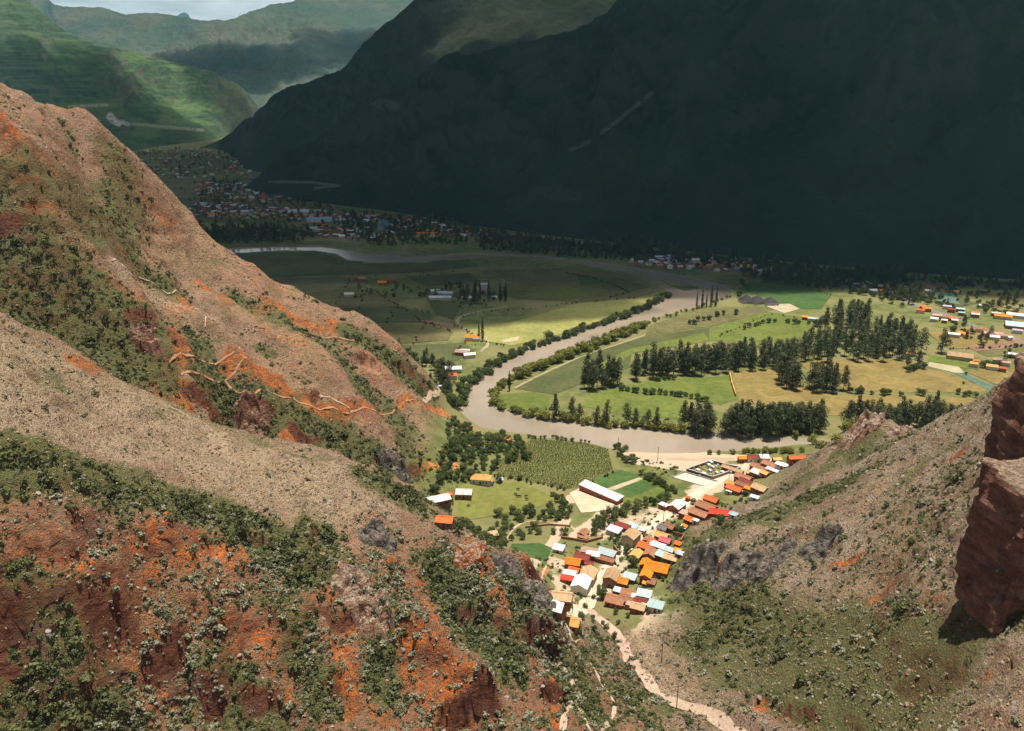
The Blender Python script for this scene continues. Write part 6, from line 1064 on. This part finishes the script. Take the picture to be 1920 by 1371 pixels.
# poles
def pole(u, v, h, lab):
    p = hit(u, v); e = empty('utility_pole', tuple(p), rnd.uniform(0, 3)); tag(e, lab, 'pole', 'utility poles'); n = 8
    vv = [(math.cos(k * .785) * r_, math.sin(k * .785) * r_, z) for z, r_ in ((-1, .17), (h, .11)) for k in range(n)]; mesh_ob('post', vv, [(k, (k + 1) % n, n + (k + 1) % n, n + k) for k in range(n)] + [tuple(range(n, 2 * n))], M_POST, e)
    a = box('crossarm', (-.9, .9, .1, .25, h - .8, h - .62), M_POST, e)
    for x in (-.75, 0, .75): box('insulator', (x - .05, x + .05, .12, .22, h - .62, h - .42), M_STONE, a)
for u, v, h, lab in [(1159, 846, 9, 'utility pole at river corner of maize field'), (1233, 864, 9, 'utility pole beside riverside track'), (1244, 976, 9, 'utility pole at street by grey roof'), (1073, 1152, 9, 'utility pole at lower street end'), (1366, 904, 8, 'utility pole by amber roof of upper cluster'), (1428, 868, 8, 'utility pole near river bushes'), (1268, 1332, 10, 'utility pole standing in the gully'), (1240, 1242, 11, 'tall thin pole beside stream bed'), (972, 850, 8, 'utility pole by dark round tree')]: pole(u, v, h, lab)

# grazing animals: one skinned body, copied
def horse_mesh():
    J = [((0, 0, 1.15), .30), ((.45, 0, 1.18), .32), ((-.5, 0, 1.18), .32), ((.75, 0, 1.15), .2), ((1.05, 0, .85), .13), ((1.25, 0, .5), .10), ((1.32, 0, .25), .07), ((-.72, 0, 1.15), .12), ((-.85, 0, .7), .05)]
    E = [(0, 1), (1, 3), (3, 4), (4, 5), (5, 6), (0, 2), (2, 7), (7, 8)]
    for x, b in ((.5, 1), (-.55, 2)):
        for s in (-.16, .16):
            i = len(J); k = -.08 if x < 0 else .02
            J += [((x, s, .85), .13), ((x + k, s, .48), .07), ((x, s, .06), .055)]; E += [(b, i), (i, i + 1), (i + 1, i + 2)]
    me = bpy.data.meshes.new('horse'); me.from_pydata([j[0] for j in J], E, []); o = bpy.data.objects.new('horse', me); C.objects.link(o)
    m_ = o.modifiers.new('skin', 'SKIN'); 
    for v, j in zip(me.skin_vertices[0].data, J): v.radius = (j[1], j[1])
    me.skin_vertices[0].data[0].use_root = True; o.modifiers.new('sub', 'SUBSURF').levels = 1
    dg = bpy.context.evaluated_depsgraph_get(); r_ = bpy.data.meshes.new_from_object(o.evaluated_get(dg)); bpy.data.objects.remove(o); r_.materials.clear(); r_.materials.append(M_HIDE); return r_
HM = horse_mesh()
for u, v, an, lab in [(971, 920, .4, 'dark horse grazing farthest back on pasture'), (967, 929, 2.6, 'dark horse grazing at left of pasture group'), (970, 933, 3.0, 'dark horse grazing second from left on pasture'), (975, 933, 2.8, 'dark horse grazing in middle of pasture group'), (986, 933, .2, 'dark horse grazing at right of pasture group'), (988, 939, 2.9, 'dark horse grazing nearest on pasture'), (878, 951, .1, 'dark horse grazing alone at left of pasture')]:
    p = hit(u, v); o = bpy.data.objects.new('horse', HM); C.objects.link(o); o.location = (p[0], p[1], p[2] + .15); o.rotation_euler = (0, 0, an); tag(o, lab, 'horse', 'horses on the pasture')

# ------------------------------------------------------------------ farms on the plain, right village, far town: smaller houses with walls and roof
_hm = {}
def far_house(x, y, L_, W, h, an, rc, wc, lab, grp):
    k = (round(L_), round(W), rc, wc)
    if k not in _hm:
        l2, w2 = L_ / 2, W / 2; v, f = prism([(-w2, -1), (w2, -1), (w2, h), (0, h + w2 * .4), (-w2, h)], -l2, l2); a = bpy.data.meshes.new('wall'); a.from_pydata(v, [], f); a.materials.append(wall_mat(wc))
        o_ = .4; v, f = prism([(-w2 - o_, h - o_ * .4 + .05), (0, h + w2 * .4 + .05), (w2 + o_, h - o_ * .4 + .05), (w2 + o_, h - o_ * .4 + .25), (0, h + w2 * .4 + .25), (-w2 - o_, h - o_ * .4 + .25)], -l2 - o_, l2 + o_); b = bpy.data.meshes.new('roof'); b.from_pydata(v, [], f); b.materials.append(roof_mat(rc)); _hm[k] = (a, b)
    e = empty('house', (x, y, float(hgt(x, y))), an); tag(e, lab, 'house', grp)
    for nm, me in zip(('wall', 'roof'), _hm[k]): o = bpy.data.objects.new(nm, me); C.objects.link(o); o.parent = e
G_F = 'farm houses on the plain'
for u, v, L_, W, h, an, rc, wc, lab in [(850, 690, 12, 7, 3, .1, 'white', 'plaster', 'white roofed house on left bank by hedge'), (841, 703, 12, 6, 3, .15, 'redorange', 'plaster', 'red roofed house on left bank'), (834, 712, 6, 4, 3, .3, 'white', 'plaster', 'small white house below red roofed one'), (831, 724, 7, 4, 2.5, .2, 'blue', 'plaster', 'pale roof at start of short bank road'), (886, 631, 12, 8, 3, -.1, 'orange', 'plaster', 'orange roofed farm beside dark spire tree'), (893, 634, 5, 4, 2.5, -.1, 'white', 'plaster', 'small white annex of orange roofed farm'), (866, 659, 10, 6, 3, -.2, 'rose', 'brick', 'pinkish roofed farm among dark fields'), (874, 657, 6, 5, 3, -.2, 'white', 'plaster', 'white roof beside pinkish farm'), (880, 664, 9, 5, 3, .3, 'white', 'plaster', 'white strip house below pinkish farm'), (862, 656, 5, 4, 3, .2, 'white', 'plaster', 'tiny white roof left of pinkish farm'),
   (816, 545, 9, 6, 3, .1, 'white', 'plaster', 'leftmost white roof of poplar farm'), (826, 548, 12, 6, 3, .1, 'white', 'plaster', 'second white roof of poplar farm'), (838, 549, 12, 6, 3, 0, 'lavender', 'plaster', 'grey white roof of poplar farm'), (818, 557, 14, 6, 3, 0, 'white', 'plaster', 'long white roof at front of poplar farm'), (836, 557, 11, 6, 3, 0, 'teal', 'plaster', 'pale teal roof at front of poplar farm'), (876, 558, 11, 6, 3, .1, 'white', 'plaster', 'white roof between poplars'), (906, 541, 13, 8, 4, 0, 'rose', 'plaster', 'pinkish house behind poplars'), (908, 533, 7, 6, 3, 0, 'white', 'plaster', 'small white house behind pinkish one'), (925, 557, 7, 5, 3, 0, 'white', 'plaster', 'white roof right of poplars'),
   (717, 529, 9, 7, 3, 0, 'orange', 'brick', 'bright orange roof in green patch on plain'), (672, 519, 12, 7, 3, .2, 'brown', 'brick', 'brown roofed farm at green patch left'), (680, 522, 8, 6, 3, 0, 'rose', 'brick', 'pinkish roof beside brown farm'), (732, 524, 12, 7, 3, 0, 'brown', 'brick', 'brown roof right of bright orange one'), (655, 551, 9, 6, 3, 0, 'white', 'plaster', 'white roof by dark bush on plain'),
   (1400, 562, 13, 13, 2.5, .1, 'black', 'plaster', 'x'), (1421, 563, 13, 13, 2.5, .1, 'black', 'plaster', 'x'), (1444, 566, 13, 13, 2.5, .1, 'black', 'plaster', 'x')]:
    p = hit(u, v, h)
    if lab == 'x':
        lab = {1400: 'left of three black pyramid roofs by the river bend', 1421: 'middle of three black pyramid roofs by river bend', 1444: 'right of three black pyramid roofs by river bend'}[u]
        house(tuple(p), L_, W, h, an, 'hip', rc, wc, lab, 'pyramid roofed halls', pitch=.5)
    else: far_house(p[0], p[1], L_, W, h, an, rc, wc, lab, G_F)
G_RV = 'houses of the right hand village'
for u, v, L_, W, rc, lab in [(1800, 666, 22, 11, 'tan', 'big tan roofed farm hall right of lone eucalyptus'), (1826, 681, 10, 7, 'amber', 'amber roof below big tan hall'), (1831, 676, 7, 5, 'redorange', 'small red roof below big tan hall'), (1860, 686, 14, 8, 'amber', 'amber roof at edge of green lawn'), (1880, 690, 9, 6, 'redorange', 'orange roof right of amber one at lawn'), (1871, 674, 11, 7, 'rose', 'pinkish roof above amber lawn house'), (1885, 679, 12, 6, 'rose', 'long pinkish roof near right edge'), (1900, 664, 13, 7, 'white', 'white roofed house near right edge over stubble'), (1913, 676, 12, 7, 'rose', 'grey pink roof at right edge'), (1726, 581, 13, 7, 'redorange', 'red white roof at left end of highway row'), (1738, 578, 14, 8, 'orange', 'bright orange roof at left end of highway row'), (1730, 574, 10, 6, 'redorange', 'red roof behind bright orange one at highway'), (1758, 591, 15, 8, 'rose', 'pink brown roof in highway row'), (1776, 594, 14, 8, 'brown', 'brown roof in highway row'), (1788, 597, 12, 6, 'redorange', 'red roof at right end of highway row'), (1752, 597, 12, 7, 'white', 'white roof below highway row left'), (1771, 600, 8, 5, 'white', 'small white roof below highway row'), (1790, 600, 9, 5, 'white', 'white roof at lower right of highway row'),
    (1789, 626, 16, 7, 'white', 'white roof over yellow plot'), (1803, 624, 10, 6, 'orange', 'orange roof beside white one over yellow plot'), (1812, 628, 8, 4, 'redorange', 'red roof beside orange one over yellow plot'), (1840, 617, 16, 7, 'brown', 'brown roof at highway edge'), (1862, 625, 18, 7, 'rose', 'pinkish roof at highway edge'), (1865, 631, 13, 7, 'white', 'white roof below pinkish highway roof'), (1884, 629, 15, 7, 'rose', 'second pinkish roof at highway edge'), (1893, 632, 7, 5, 'white', 'small white roof at highway edge right'), (1908, 609, 24, 14, 'teal', 'large pale teal warehouse roof at right edge'), (1881, 592, 18, 8, 'orange', 'orange roof row beyond the highway'), (1906, 590, 20, 8, 'white', 'white roof row beyond highway at right edge'), (1868, 587, 14, 6, 'white', 'white roof left of orange row'), (1829, 589, 12, 6, 'white', 'white roof among trees beyond the highway'), (1828, 586, 12, 6, 'redorange', 'red roof among trees beyond highway'), (1803, 586, 9, 5, 'teal', 'pale green roof beyond the highway'), (1801, 579, 13, 6, 'teal', 'pale teal roof farther beyond highway'), (1776, 574, 13, 6, 'lavender', 'grey roof beyond highway'), (1784, 580, 11, 6, 'darkred', 'dark red roof beyond highway'), (1742, 545, 13, 6, 'white', 'white house below the mountain foot'), (1790, 546, 14, 5, 'amber', 'pale strip roof below mountain foot'), (1510, 594, 8, 6, 'orange', 'orange roof behind wide wood'), (1525, 597, 16, 6, 'white', 'white roof behind wide wood'), (1700, 662, 10, 7, 'amber', 'amber roof at edge of wide wood'), (1713, 660, 8, 6, 'amber', 'second amber roof at edge of wide wood'), (1908, 619, 14, 7, 'lavender', 'grey white roof under pale teal warehouse'), (1839, 572, 6, 5, 'white', 'tiny white house in dark plots')]:
    p = hit(u, v, 3); k_ = .8 if L_ > 17 else .54; far_house(p[0], p[1], L_ * k_, W * (k_ + .12), 3, rnd.choice([-.45, -.4, -.5]) if L_ > 7 else rnd.uniform(-.5, .3), rc, rnd.choice(['plaster', 'brick', 'cream']), lab, G_RV)
G_FT = 'houses of the far town'
rest = []
for px, n, where in [([(240, 295), (300, 278), (400, 285), (470, 300), (470, 335), (330, 345), (270, 330)], 150, 'among dark trees at the valley head'), ([(370, 345), (480, 345), (560, 375), (470, 382), (370, 372)], 110, 'in the middle of far town'), ([(340, 388), (420, 380), (560, 395), (700, 405), (690, 420), (560, 412), (400, 410), (345, 402)], 150, 'in row behind far river reach'), ([(560, 425), (660, 425), (760, 440), (700, 450), (600, 445)], 45, 'near the rising smoke'), ([(700, 405), (800, 415), (950, 440), (960, 455), (800, 440), (700, 425)], 60, 'under the mountain foot'), ([(1180, 488), (1300, 482), (1420, 498), (1450, 512), (1300, 508), (1190, 498)], 60, 'along the road under dark mountain'), ([(1590, 530), (1660, 540), (1700, 560), (1640, 555)], 8, 'in shade behind wide wood')]:
    pts = within(px, n, 11, [atz(a_, b_) for a_, b_ in px]); ws = place_words(pts)
    for q_, (x, y) in enumerate(pts):
        if float(hgt(x, y)) > 2.5: continue
        rc = rnd.choices(['white', 'lavender', 'redorange', 'rose', 'blue', 'orange', 'brown'], [26, 12, 20, 18, 4, 6, 14])[0]
        nm = {'white': 'white', 'lavender': 'grey', 'redorange': 'red', 'rose': 'pinkish', 'blue': 'pale blue', 'orange': 'orange', 'brown': 'brown'}[rc]
        if q_ % 10 > 2: rest.append((x, y, float(hgt(x, y)))); continue
        far_house(x, y, rnd.choice([6, 8, 10, 12]), rnd.choice([5, 6]), 3.0, rnd.choice([0, .2, 1.5, -.3]) + rnd.uniform(-.15, .15), rc, rnd.choice(['plaster', 'plaster', 'brick']), 'small %s roofed house %s' % (nm, where) + ws[q_], G_FT)
for u, v, L_, W, rc, lab in [(795, 438, 30, 10, 'orange', 'long orange roofed hall in far town'), (398, 402, 14, 9, 'orange', 'bright orange roof in far town row'), (560, 396, 34, 12, 'blue', 'large pale grey warehouse in far town'), (600, 411, 40, 14, 'teal', 'pale greenhouse roof in far town'), (1300, 487, 14, 7, 'white', 'white villa under dark mountain'), (1432, 507, 15, 7, 'white', 'large white villa beside shaded road'), (1445, 504, 9, 6, 'redorange', 'red roof beside large white villa')]:
    p = hit(u, v, 4); far_house(p[0], p[1], L_, W, 4, .05, rc, 'plaster', lab, G_FT)

def joined_house(L_, W, h, rc, wc):
    me = bpy.data.meshes.new('far_house'); l2, w2 = L_ / 2, W / 2; v, f = prism([(-w2, -1), (w2, -1), (w2, h), (0, h + w2 * .4), (-w2, h)], -l2, l2); o_ = .4
    v2, f2 = prism([(-w2 - o_, h - o_ * .4 + .05), (0, h + w2 * .4 + .05), (w2 + o_, h - o_ * .4 + .05), (w2 + o_, h - o_ * .4 + .25), (0, h + w2 * .4 + .25), (-w2 - o_, h - o_ * .4 + .25)], -l2 - o_, l2 + o_)
    me.from_pydata(v + v2, [], f + [tuple(i + len(v) for i in q_) for q_ in f2]); me.materials.append(wall_mat(wc)); me.materials.append(roof_mat(rc))
    for i, pl in enumerate(me.polygons): pl.material_index = int(i >= len(f))
    return me
scatter('far_houses', [joined_house(8, 5, 3, 'white', 'plaster'), joined_house(9, 6, 3, 'rose', 'adobe'), joined_house(8, 5, 3, 'brown', 'brick'), joined_house(10, 6, 3, 'lavender', 'brick'), joined_house(8, 5, 3, 'redorange', 'adobe'), joined_house(9, 5, 3, 'tan', 'plaster'), joined_house(8, 5, 3, 'brown', 'adobe')], np.array(rest), rng.uniform(.6, 1.05, len(rest)), 'tiny houses crowded in the far town', 'houses', 0.0)

# ------------------------------------------------------------------ smoke rising in the far town
def smoke():
    p = hit(700, 446); bm = bmesh.new()
    for k in range(7):
        t = k / 6; m_ = Matrix.Translation((t * 16 + 2 * math.sin(k * 2.1), 3 * math.sin(k * 1.3), 3 + t * 17)) @ Matrix.Scale(2.5 + 4.5 * t, 4); bmesh.ops.create_icosphere(bm, subdivisions=2, radius=1, matrix=m_)
    me = bpy.data.meshes.new('smoke'); bm.to_mesh(me); bm.free(); m_ = bpy.data.materials.new('smoke_vapour'); m_.use_nodes = True; t = m_.node_tree; t.nodes.clear(); v = t.nodes.new('ShaderNodeVolumePrincipled'); v.inputs['Color'].default_value = (.55, .85, .95, 1); v.inputs['Density'].default_value = .05
    o_ = t.nodes.new('ShaderNodeOutputMaterial'); t.links.new(v.outputs[0], o_.inputs['Volume']); me.materials.append(m_); o = bpy.data.objects.new('smoke', me); C.objects.link(o); o.location = tuple(p); tag(o, 'bluish smoke plume rising from the far town', 'smoke', kind='stuff')
smoke()
